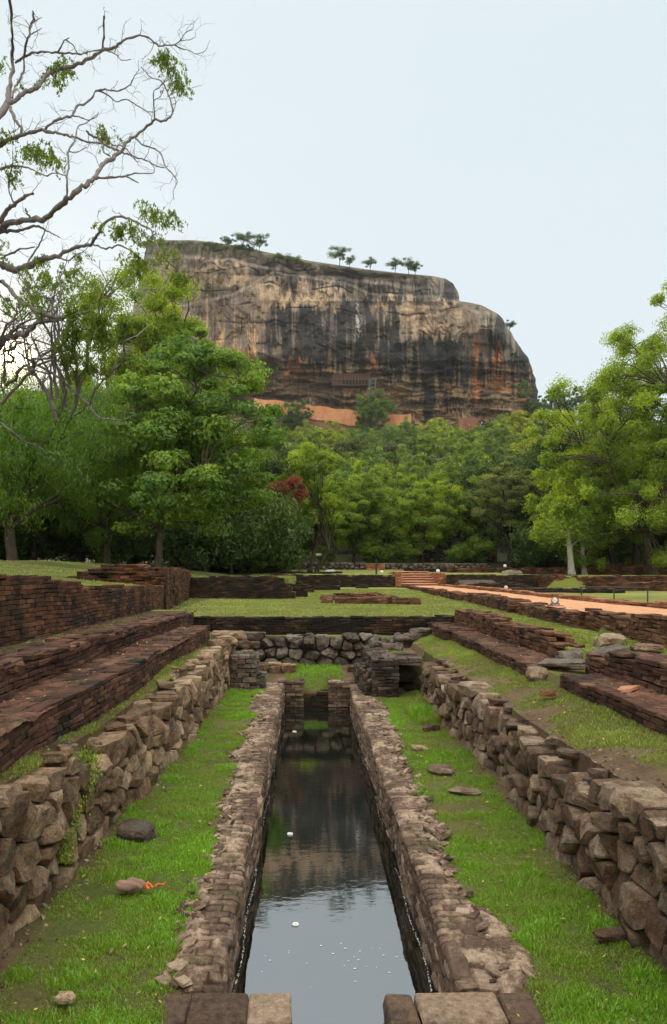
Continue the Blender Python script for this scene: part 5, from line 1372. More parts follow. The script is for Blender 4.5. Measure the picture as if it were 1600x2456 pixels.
def crown_tree(name, seed, H, R, z0, nclump, nleaf, leaf, lmat, bmat, tr=0.25, flat=0.55, crad=0.3, shell=0.45, env=None, limbs=7, spread=0.5, trunks=1, lean=(0, 0), layered=0.0, aspect=0.5, droop=0.0, twig=True, tvar=0.3, up=0.6, ctr=(0, 0), Ry=None, hole=0.0):
    """tree in local coordinates (base at the origin) : Empty > crown, trunk"""
    rng = np.random.default_rng(seed); Ry = Ry or R
    e = empty(name, (0, 0, 0))
    D = rng.normal(size=(nclump*4, 3)); D /= np.linalg.norm(D, axis=1)[:, None]
    r = rng.random(nclump*4)**shell
    r *= 0.72+0.55*(0.5+0.5*vn(D[:, 0]*2+seed, D[:, 1]*2, D[:, 2]*2, seed))
    hz = (H-z0)/2
    C = np.stack([D[:, 0]*r*R, D[:, 1]*r*Ry, z0+hz+D[:, 2]*r*hz], 1)
    if env is not None: C = C[env(C, rng)]
    C = C[(C[:, 2] > z0*0.7)]
    if layered: C[:, 2] = C[:, 2]*(1-layered)+layered*(np.round(C[:, 2]/1.15)*1.15+0.25*np.hypot(C[:, 0], C[:, 1])*0.3)
    C = C[:nclump]; C[:, 0] += ctr[0]; C[:, 1] += ctr[1]
    nc = len(C)
    # leaves
    k = rng.integers(0, nc, nleaf)
    cr = crad*R*rng.uniform(0.55, 1.35, nc); ctone = rng.normal(0, 0.13, nc)
    d = rng.normal(size=(nleaf, 3)); d /= np.linalg.norm(d, axis=1)[:, None]
    rr = rng.random(nleaf)**0.45
    ln = 1+0.45*vn(d[:, 0]*2.5+k*3.3, d[:, 1]*2.5, d[:, 2]*2.5, seed+2)
    P = C[k]+d*(rr*cr[k]*ln)[:, None]*np.array([1, 1, flat])
    n2 = d.copy(); n2[:, 2] = n2[:, 2]*0.9+up*0.35; n2 /= np.linalg.norm(n2, axis=1)[:, None]
    T = np.clip(0.42+ctone[k]+rng.normal(0, tvar*0.5, nleaf), 0.02, 1)
    sp_ = rng.random(nleaf) < 0.006; T = np.where(sp_, 1.0, T)
    V, Fq, TT = leafset(P, leaf, rng, T, n2, 0.72, aspect, droop)
    mb = MB(); mb.add(V, Fq, TT); mb.build('crown', lmat, e)
    # trunk, limbs and twigs
    mb = MB()
    fork = np.array([lean[0], lean[1], max(z0*0.75, H*0.16)])
    for t_i in range(trunks):
        off = np.array([rng.normal(0, 0.5), rng.normal(0, 0.3), 0]) if trunks > 1 else np.zeros(3)
        fk = fork+(off*2.2 if trunks > 1 else 0)
        pts = wiggle(off, fk, rng, 9, 0.07); rd = np.linspace(tr*1.0, tr*0.72, 9); rd[0] *= 1.5; rd[1] *= 1.12
        tube(mb, pts-np.array([0, 0, 0.3])*(np.arange(9) == 0)[:, None], rd, 9)
        li = rng.choice(nc, min(nc, limbs), replace=False)
        if t_i == 0: L0 = [(C[i], wiggle(fk, C[i]*np.array([0.9, 0.9, 1])-np.array([0, 0, cr[i]*flat*0.3]), rng, 9, 0.16, 0.04)) for i in li]
        else: L0 += [(C[i], wiggle(fk, C[i]*np.array([0.9, 0.9, 1]), rng, 9, 0.16, 0.04)) for i in li]
    for tgt, pts in L0: tube(mb, pts, np.linspace(tr*0.55, tr*0.14, len(pts)), 7)
    LP = np.concatenate([p for _, p in L0]); 
    if twig:
        for i in range(nc):
            dd = np.linalg.norm(LP-C[i], axis=1)+0.5*np.clip(LP[:, 2]-C[i, 2], 0, None); j = int(np.argmin(dd))
            if np.linalg.norm(LP[j]-C[i]) < 0.05: continue
            pts = wiggle(LP[j], C[i], rng, 6, 0.18, 0.05); tube(mb, pts, np.linspace(tr*0.2, tr*0.06, 6), 5)
            for q in range(2):
                en = C[i]+rng.normal(0, 0.5, 3)*cr[i]*np.array([1, 1, flat]); tube(mb, wiggle(pts[3+q], en, rng, 4, 0.15), np.linspace(tr*0.08, tr*0.03, 4), 4)
    mb.build('trunk', bmat, e, smooth=True)
    return e
def place(e, x, y, label, group=None, cat='tree', rz=0.0, s=(1, 1, 1), z=None):
    e.location = (x, y, gz(x, y) if z is None else z); e.rotation_euler = (0, 0, rz); e.scale = s
    return tag(e, label, cat, group)

# main layered tree on the left
def env_main(C, rng):
    h = (C[:, 2]-1.6)/10.4; rr = np.hypot(C[:, 0]-0.8*h, C[:, 1])
    return rr < 6.2*np.clip(1.02-h, 0.01, 1)**0.45*(0.75+0.4*rng.random(len(C)))
t = crown_tree('broadleaf_tree', 301, 12.3, 6.8, 1.6, 190, 60000, 0.21, L_deep, B_brown, ctr=(1.6, 0), tr=0.2, flat=0.5, crad=0.125, shell=0.6, env=env_main, limbs=16, layered=0.1, aspect=0.62, trunks=1, lean=(0.1, 0), tvar=0.3, up=0.9)
place(t, -7.7, 36.5, 'large spreading tree with tiers of glossy deep green leaves behind the left ruins')
# weeping bright green mass, far left
def env_low(C, rng): return C[:, 2] > 2.5
t = crown_tree('weeping_tree', 302, 9.6, 5.5, 2.2, 110, 60000, 0.26, L_weep, B_brown, tr=0.22, flat=0.8, crad=0.25, aspect=0.16, droop=0.9, limbs=9, trunks=2)
place(t, -14.2, 34.5, 'bright green drooping tree with thin feathery leaves at the left edge')
t = crown_tree('weeping_tree', 303, 8.2, 4.6, 1.8, 90, 42000, 0.26, L_weep, B_brown, tr=0.2, flat=0.8, crad=0.26, aspect=0.16, droop=0.9, limbs=8)
place(t, -11.6, 41, 'rounded feathery green tree between the left edge tree and the tiered tree')
# tall yellow green tree behind
t = crown_tree('tall_tree', 304, 21.5, 4.4, 10.5, 80, 46000, 0.19, L_yel, B_brown, tr=0.26, flat=0.6, crad=0.24, limbs=9, shell=0.6, ctr=(0.5, 0))
place(t, -12.4, 50, 'tall yellow green tree in front of the left end of the rock')
t = crown_tree('tall_tree', 305, 12.5, 3.8, 5.0, 70, 36000, 0.19, L_mid, B_brown, tr=0.26, flat=0.6, crad=0.25, limbs=9)
place(t, -15.2, 47, 'green tree half hidden by twisted bare branches left of the tall yellow green tree')
t = crown_tree('tall_tree', 306, 13, 4.5, 5.0, 70, 34000, 0.2, L_mid, B_brown, tr=0.26, flat=0.6, crad=0.25, limbs=9)
place(t, -20.5, 50, 'dull green tree below the bright gap of the sun at the left edge')
# dark backing wood on the left
G_wood = 'trees of the dark wood behind the left ruins'
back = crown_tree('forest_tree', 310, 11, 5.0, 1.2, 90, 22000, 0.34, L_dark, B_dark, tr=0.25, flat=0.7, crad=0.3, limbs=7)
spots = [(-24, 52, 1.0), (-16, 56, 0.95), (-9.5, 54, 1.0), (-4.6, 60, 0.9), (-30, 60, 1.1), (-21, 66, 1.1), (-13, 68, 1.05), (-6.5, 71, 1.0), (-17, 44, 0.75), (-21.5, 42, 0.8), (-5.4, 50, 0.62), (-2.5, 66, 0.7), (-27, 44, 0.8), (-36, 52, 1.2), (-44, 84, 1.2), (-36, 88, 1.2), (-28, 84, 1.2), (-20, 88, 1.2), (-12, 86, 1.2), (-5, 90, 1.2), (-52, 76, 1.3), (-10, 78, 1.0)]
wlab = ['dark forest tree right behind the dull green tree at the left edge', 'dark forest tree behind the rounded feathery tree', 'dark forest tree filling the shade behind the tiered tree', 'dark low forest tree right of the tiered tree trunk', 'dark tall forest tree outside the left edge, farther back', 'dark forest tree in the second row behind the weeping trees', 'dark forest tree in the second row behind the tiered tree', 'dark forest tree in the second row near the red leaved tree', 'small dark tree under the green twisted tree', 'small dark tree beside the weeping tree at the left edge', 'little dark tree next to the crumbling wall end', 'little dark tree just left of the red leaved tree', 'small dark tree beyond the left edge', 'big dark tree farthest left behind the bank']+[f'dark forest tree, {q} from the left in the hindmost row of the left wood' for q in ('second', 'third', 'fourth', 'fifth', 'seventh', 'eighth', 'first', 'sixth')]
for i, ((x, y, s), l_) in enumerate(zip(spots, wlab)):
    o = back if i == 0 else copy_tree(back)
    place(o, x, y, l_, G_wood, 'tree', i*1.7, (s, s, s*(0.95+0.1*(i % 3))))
# red leaved tree, with yellow green neighbours
t = crown_tree('red_leaved_tree', 320, 8.2, 1.9, 3.4, 46, 13000, 0.17, L_red, B_brown, tr=0.17, flat=0.6, crad=0.3, limbs=6)
place(t, -2.15, 57, 'small tree with rust red leaves between the tiered tree and the yellow green tree')
t = crown_tree('yellow_green_tree', 321, 12.0, 4.1, 2.6, 130, 46000, 0.2, L_yel, B_brown, tr=0.2, flat=0.75, crad=0.16, shell=0.55, limbs=10, trunks=3, lean=(0.6, 0))
place(t, 0.3, 64, 'yellow green tree with several curving stems right of the red leaved tree')
t = crown_tree('yellow_green_tree', 322, 10, 3.6, 2.4, 75, 30000, 0.22, L_mid, B_brown, tr=0.17, flat=0.5, crad=0.22, limbs=8)
place(t, 2.9, 77, 'mid green tree behind the several stemmed tree, above the rubble wall')
# dark dome tree, right of centre
def env_dome(C, rng): return C[:, 2] > 2.2+1.2*rng.random(len(C))
t = crown_tree('dome_tree', 330, 10.6, 5.0, 2.3, 170, 52000, 0.17, L_olive, B_dark, tr=0.38, flat=0.45, crad=0.15, shell=0.4, env=env_dome, limbs=12, up=1.1, tvar=0.4)
place(t, 21.2, 74, 'dark dome shaped tree with bronze green layered crown left of the big right tree')
# centre row
G_c = 'trees standing in a row at the far edge of the garden'
cen = [('mid', 5.2, 80, 10.5, 4.0, 'mid green'), ('mid', 9.3, 84, 9.8, 4.2, 'mid green'), ('yel', 13.0, 80, 9.6, 4.0, 'fresh yellowish'), ('mid', 17.0, 85, 11.0, 4.4, 'mid green'), ('deep', 7.2, 92, 12.5, 4.4, 'deep green'), ('yel', 11.5, 95, 12.8, 4.6, 'yellow green'), ('deep', 15.6, 97, 13, 4.8, 'deep green')]
clab = ['mid green tree first in the centre row, over the small far steps', 'mid green tree with low boughs over the grey rubble wall in the centre row', 'fresh yellowish green tree in the middle of the centre row', 'leafy green tree touching the left side of the dark dome tree', 'deep green tree behind the first tree of the centre row', 'yellow green tree behind the middle of the centre row', 'deep green tree behind the tall bluish stone wall']
for i, (kd, x, y, H, R, _) in enumerate(cen):
    t = crown_tree('garden_tree', 340+i, H, R, 1.5, 130, 30000, 0.24, {'mid': L_mid, 'yel': L_yel, 'deep': L_mid}[kd], B_brown, tr=0.2, flat=0.75, crad=0.17, limbs=8, shell=0.5)
    place(t, x, y, clab[i], G_c)
# the big right hand trees
def env_R(C, rng):
    return ~((C[:, 0] < -4) & (C[:, 2] > 15))
t = crown_tree('great_tree', 350, 20.6, 8.4, 0.8, 330, 170000, 0.19, L_yel, B_brown, tr=0.36, flat=0.8, crad=0.105, shell=0.5, limbs=18, env=env_R, lean=(-0.6, 0))
place(t, 27.0, 55.5, 'great yellow green tree with grey boughs filling the right edge')
t = crown_tree('great_tree', 351, 11.0, 4.6, 0.8, 150, 50000, 0.19, L_yel, B_brown, tr=0.22, flat=0.8, crad=0.15, limbs=10)
place(t, 22.4, 57.5, 'smaller yellow green tree with a pale trunk left of the great right tree')
t = crown_tree('ivy_clad_tree', 352, 14.5, 3.0, 2.5, 70, 30000, 0.24, L_dark, B_dark, tr=0.4, flat=0.8, crad=0.3, limbs=6)
place(t, 24.4, 66, 'dark ivy clad tree between the dome tree and the great right tree')
t = crown_tree('dark_tree', 353, 21, 4.5, 7.0, 80, 22000, 0.26, L_dark, B_dark, tr=0.35, flat=0.6, crad=0.22, limbs=9)
place(t, 32, 70, 'tall dark thin crowned tree behind the great right tree')
t = crown_tree('dark_tree', 354, 12, 5.5, 0.8, 90, 36000, 0.28, L_dark, B_dark, tr=0.3, flat=0.7, crad=0.3, limbs=8)
place(t, 27.5, 64, 'dense dark low tree in the shade under the great right tree')
for i, (x, y, s, l_) in enumerate(((33.5, 62, 1.0, 'dark low tree at the right edge behind the top tier wall'), (36, 72, 1.2, 'dark bushy tree beyond the right edge'), (21.5, 86, 1.05, 'dark tree closing the gap behind the dome tree'), (26.5, 80, 1.1, 'dark tree behind the ivy clad tree'))):
    o = copy_tree(back); place(o, x, y, l_, 'dark trees behind the right hand trees', 'tree', i*2.1, (s, s, s))
# tall pale trunks at the right
for i, (x, y, h, r_, l_) in enumerate(((20.6, 55.2, 3.6, 0.26, 'thick pale straight trunk standing behind the top tier wall'), (22.3, 57.0, 3.2, 0.2, 'pale flaring trunk right of the thick straight one'), (25.3, 58.5, 6.5, 0.24, 'slim dark trunk left of the great tree'), (26.6, 57.8, 6.5, 0.28, 'brownish trunk beside the slim dark one'))):
    mb = MB(); rg = np.random.default_rng(i+60); e = empty('tree_stem', (x, y, gz(x, y))); tag(e, l_, 'tree')
    P = wiggle((x, y, gz(x, y)-0.2), (x+rg.normal(0, 0.3), y, gz(x, y)+h), rg, 8, 0.05); tube(mb, P, np.linspace(r_*1.1, r_*0.5, 8)*np.array([1.35, 1.05, 1, 1, 1, 1, 1, 1]), 10)
    for q in range(4):
        d = rg.normal(size=3)*np.array([1.6, 1.0, 0.4])+np.array([0, 0, 1.2]); tube(mb, wiggle(P[4+q % 4], P[4+q % 4]+d, rg, 6, 0.2), np.linspace(r_*0.3, r_*0.08, 6), 5)
    mb.build('trunk', B_pale if i < 2 else B_dark, e, smooth=True)
    mb = MB(); n = 3000; C = P[-1]+rg.normal(0, 1, (n, 3))*np.array([1.0, 1.0, 0.7])+np.array([0, 0, 0.3]); V, Fq, TT = leafset(C, 0.18, rg, np.clip(rg.normal(0.5, 0.2, n), 0, 1)); mb.add(V, Fq, TT); mb.build('crown', L_mid, e)

G_t = 'thickets under the dark wood'
th_ = crown_tree('thicket', 370, 5.2, 3.4, 0.1, 60, 11000, 0.3, L_dark, B_dark, tr=0.08, flat=0.8, crad=0.36, limbs=5)
ths = [(-27, 47), (-22.6, 45.5), (-18, 47), (-13.8, 49), (-10.4, 46.5), (-6.9, 49.5), (-3.9, 54), (-25, 57), (-14.5, 58), (-7.6, 61), (22.5, 66.5), (27.0, 64), (31.5, 65), (24.6, 74), (-34, 66), (-27, 70), (-20, 62), (-31, 54)]
thl = ['thicket farthest left on the bank', 'thicket behind the weeping tree', 'thicket left of the feathery tree trunk', 'thicket right of the feathery tree trunk', 'thicket left of the tiered tree trunk', 'thicket right of the tiered tree trunk', 'thicket before the dark low wall at the red leaved tree', 'thicket in the second rank at the left edge', 'thicket in the second rank behind the tiered tree', 'thicket in the second rank near the red leaved tree', 'thicket between the dome tree and the pale trunks', 'thicket under the great right tree', 'thicket at the right edge under the great tree', 'thicket behind the ivy clad tree', 'thicket in the third rank at the far left', 'thicket in the third rank behind the weeping tree', 'thicket in the third rank behind the feathery tree', 'thicket between the first and second ranks at the far left']
for i, ((x, y), l_) in enumerate(zip(ths, thl)):
    o = th_ if i == 0 else copy_tree(th_); s = 0.85+0.4*((i*53) % 10)/10; place(o, x, y, 'dark '+l_, G_t, 'thicket', i*1.9, (s, s, s))
# understorey bushes
G_b = 'low bushes at the edge of the wood'
bush = crown_tree('bush', 360, 2.6, 1.8, 0.1, 34, 5200, 0.2, L_mid, B_dark, tr=0.06, flat=0.7, crad=0.34, limbs=5)
bs = [(-19, 39), (-12.6, 46), (-4.5, 56), (1.9, 79), (7.4, 79), (10.6, 79), (16.4, 78), (19.0, 80), (24.6, 62), (29, 60.5), (-23.5, 37.5), (-2.0, 75), (22.9, 71), (31.5, 60)]
blb = ['bush at the foot of the weeping tree', 'bush in the shade between the feathery and tiered trees', 'bush behind the crumbling wall end', 'bush right of the information board', 'bush above the small far steps', 'bush under the second tree of the centre row', 'bush left of the dark dome tree trunk', 'bush right of the dark dome tree trunk', 'bush between the pale trunks', 'bush under the great right tree', 'bush at the left edge on the bank', 'bush left of the information board', 'bush by the ivy clad tree', 'bush at the right edge above the top tier wall']
for i, ((x, y), l_) in enumerate(zip(bs, blb)):
    o = bush if i == 0 else copy_tree(bush); s = 0.7+0.5*((i*37) % 10)/10; place(o, x, y, l_, G_b, 'bush', i*1.3, (s, s, s))

# hillside
G_h = 'trees covering the wooded slope below the rock'
protos = []
specs = [(L_hill, 11, 5.2, 2.5, 0.55), (L_hillb, 10, 5.6, 2.0, 0.5), (L_hilly, 11.5, 5.0, 3.2, 0.5), (L_hill, 13.5, 4.6, 4.0, 0.6), (L_hillb, 12, 6.0, 3.0, 0.45), (L_hilly, 9.0, 4.4, 2.0, 0.6), (L_olive, 11, 5.2, 3.0, 0.5)]
for i, (lm, H, R, z0, fl) in enumerate(specs):
    protos.append(crown_tree('hillside_tree', 400+i, H, R, z0*0.7, 110, 10000, 0.46, lm, B_pale if i in (3, 5) else B_brown, tr=0.2, flat=fl+0.22, crad=0.17, limbs=6, shell=0.4, tvar=0.4))
kinds = ['rounded green', 'broad bluish green', 'pale yellow green', 'tall pale trunked', 'wide dark bluish', 'small light green', 'olive green']
rowsY = [104, 116, 130, 146, 163, 181, 200, 220, 241, 262, 283, 298]
rowname = ['lowest', 'second', 'third', 'fourth', 'fifth', 'sixth', 'seventh', 'eighth', 'ninth', 'tenth', 'eleventh', 'topmost']
ordn = ['first', 'second', 'third', 'fourth', 'fifth', 'sixth', 'seventh', 'eighth', 'ninth', 'tenth', 'eleventh', 'twelfth', 'thirteenth', 'fourteenth', 'fifteenth', 'sixteenth', 'seventeenth', 'eighteenth', 'nineteenth', 'twentieth']
rng = np.random.default_rng(99); used = [False]*len(protos)
def put(kind, x, y, label, s, group=G_h):
    o = protos[kind] if not used[kind] else copy_tree(protos[kind]); used[kind] = True
    place(o, x, y, label, group, 'tree', rng.uniform(0, 6.28), (s, s, s*rng.uniform(0.85, 1.12))); o.location.z -= 0.4
    return o
for r, Y0 in enumerate(rowsY):
    x0, x1 = (-0.13*Y0, 0.46*Y0); stp = 6.2+0.018*Y0; n = int((x1-x0)/stp)
    for k in range(n):
        x = x0+(k+0.5+rng.normal(0, 0.18))*stp; y = Y0+rng.normal(0, 3.5)
        uu_ = CX+x/y*F
        if 738 < uu_ < 838 and y > 256: continue              # gap that shows the red wall base
        if 1040 < uu_ < 1110 and 195 < y < 236: continue      # boulder outcrop
        kd = int(rng.choice(7, p=[0.24, 0.2, 0.14, 0.12, 0.14, 0.09, 0.07]))
        s = rng.uniform(0.8, 1.25)*(1.0 if Y0 < 280 else 0.85)
        if Y0 > 280 and uu_ < 1120: s *= 0.72
        put(kd, x, y, f'{kinds[kd]} tree, {ordn[k]} from the left in the {rowname[r]} row of the wooded slope', s)
# skyline trees right of the rock and the bushy tree before the orange wall
for i, (u_, v_, kd, s, l_) in enumerate(((1150, 985, 4, 0.9, 'flat topped dark tree at the right foot of the rock'), (1195, 975, 1, 1.0, 'bluish tree at the right foot of the rock beside the flat topped one'), (1240, 968, 4, 1.1, 'round dark tree just outside the right end of the rock'), (1285, 990, 1, 1.2, 'bluish skyline tree right of the rock end'), (1330, 985, 3, 1.1, 'thin skyline tree showing the sky through its crown'), (1375, 985, 4, 1.2, 'dark skyline tree left of the great tree'), (1425, 990, 1, 1.2, 'bluish skyline tree partly behind the great tree'), (1480, 995, 4, 1.3, 'dark skyline tree behind the great tree'), (890, 1006, 0, 1.55, 'large bushy tree standing before the orange wall'), (862, 1040, 1, 1.0, 'bluish bushy tree at the left flank of the large bushy tree'), (706, 1012, 4, 1.3, 'dark bushy tree before the left part of the orange wall'), (640, 1040, 1, 1.2, 'bluish tree left of the dark bushy tree under the orange wall'))):
    y = fy-7.0 if i >= 8 else 322.0; x = (u_-CX)/F*y
    o = put(kd, x, y, l_, s); o.location.z = CAMZ+(HY-v_)/F*y-4.5*s
mb = MB(); y = 215.0; boulder(mb, ((1072-CX)/F*y, y, CAMZ+(HY-1122)/F*y), (13, 10, 12), 71, 14, 0.14, 0.35, tint=0.15)
boulder(mb, ((1092-CX)/F*y, y-1, CAMZ+(HY-1112)/F*y), (8, 6, 9), 73, 14, 0.14, 0.35, tint=0.3)
tag(mb.build('boulder', M_stoneG), 'big grey rock outcrop among the trees of the wooded slope', 'boulder')
# trees and scrub on top of the rock
def savanna(seed, H, R, dens=2400):
    return crown_tree('clifftop_tree', seed, H*1.25, R*1.45, H*0.6, 20, int(dens*1.2), 0.38, L_dark, B_dark, tr=0.16, flat=0.45, crad=0.36, limbs=7, shell=0.7)
s1_ = savanna(500, 6.8, 3.0); s2_ = savanna(501, 5.2, 2.3, 1600)
tops = [(815, 644, s1_, 1.25, 'broad umbrella shaped tree on the rock top, left of the other three'), (838, 646, s2_, 1.0, 'small tree tucked against the broad umbrella tree on the rock top'), (888, 655, s1_, 0.85, 'lone round tree on the rock top between two pairs'), (948, 661, s1_, 0.95, 'rock top tree, left one of the right hand pair'), (980, 663, s1_, 1.0, 'rock top tree, middle of the right hand cluster'), (996, 664, s2_, 1.1, 'rock top tree, right end of the cluster'),
        (545, 600, s2_, 1.1, 'dark small tree above the scrub at the left of the rock top'), (583, 604, s1_, 1.1, 'dark upright tree above the scrub at the left of the rock top'), (622, 612, s1_, 1.2, 'thin spreading tree beside the dark upright tree on the rock top'), (1222, 800, s2_, 1.0, 'small tree growing on the right shoulder of the rock')]
seen = set()
for (u_, v_, pr, s, l_) in tops:
    o = pr if id(pr) not in seen else copy_tree(pr); seen.add(id(pr))
    y = rockY(min(u_, 1195), max(v_, 600))+5; f_ = y/RY
    o.location = ((u_-CX)/F*y if u_ < 1200 else (u_-CX)/F*(RY+12), y if u_ < 1200 else RY+12, CAMZ+(HY-v_)/F*(y if u_ < 1200 else RY+12)-0.3); o.scale = (s, s, s); o.rotation_euler = (0, 0, u_*0.1)
    tag(o, l_, 'tree', 'trees growing on top of the rock')
sb = crown_tree('scrub_bush', 510, 2.6, 2.6, 0.2, 18, 1800, 0.4, L_olive, B_dark, tr=0.05, flat=0.6, crad=0.4, limbs=4)
sb2 = crown_tree('scrub_bush', 511, 2.6, 2.6, 0.2, 18, 1800, 0.4, L_dark, B_dark, tr=0.05, flat=0.6, crad=0.4, limbs=4)
rng = np.random.default_rng(4); pos = [('left end', 352, 590), ('left end', 372, 587)]+[('dark scrub hump', 500+k*11, 598+k*0.9-3*math.sin(k)) for k in range(10)]+[('middle', 660+k*9, 620+k*2.4) for k in range(9)]+[('low ledge', 430+k*18, 600) for k in range(4)]
cnt = {}
for k, (zn, u_, v_) in enumerate(pos):
    pr = sb2 if zn == 'dark scrub hump' else sb
    o = pr if id(pr) not in seen else copy_tree(pr); seen.add(id(pr)); cnt[zn] = cnt.get(zn, 0)+1
    y = rockY(u_, max(v_, 592))+3; s = rng.uniform(0.8, 1.35)
    o.location = ((u_-CX)/F*y, y, CAMZ+(HY-v_)/F*y-0.5); o.scale = (s, s, s*0.9); o.rotation_euler = (0, 0, k)
    tag(o, f'scrub bush on the rock top, {ordn[cnt[zn]-1]} from the left in the {zn} patch', 'bush', 'scrub bushes on top of the rock')

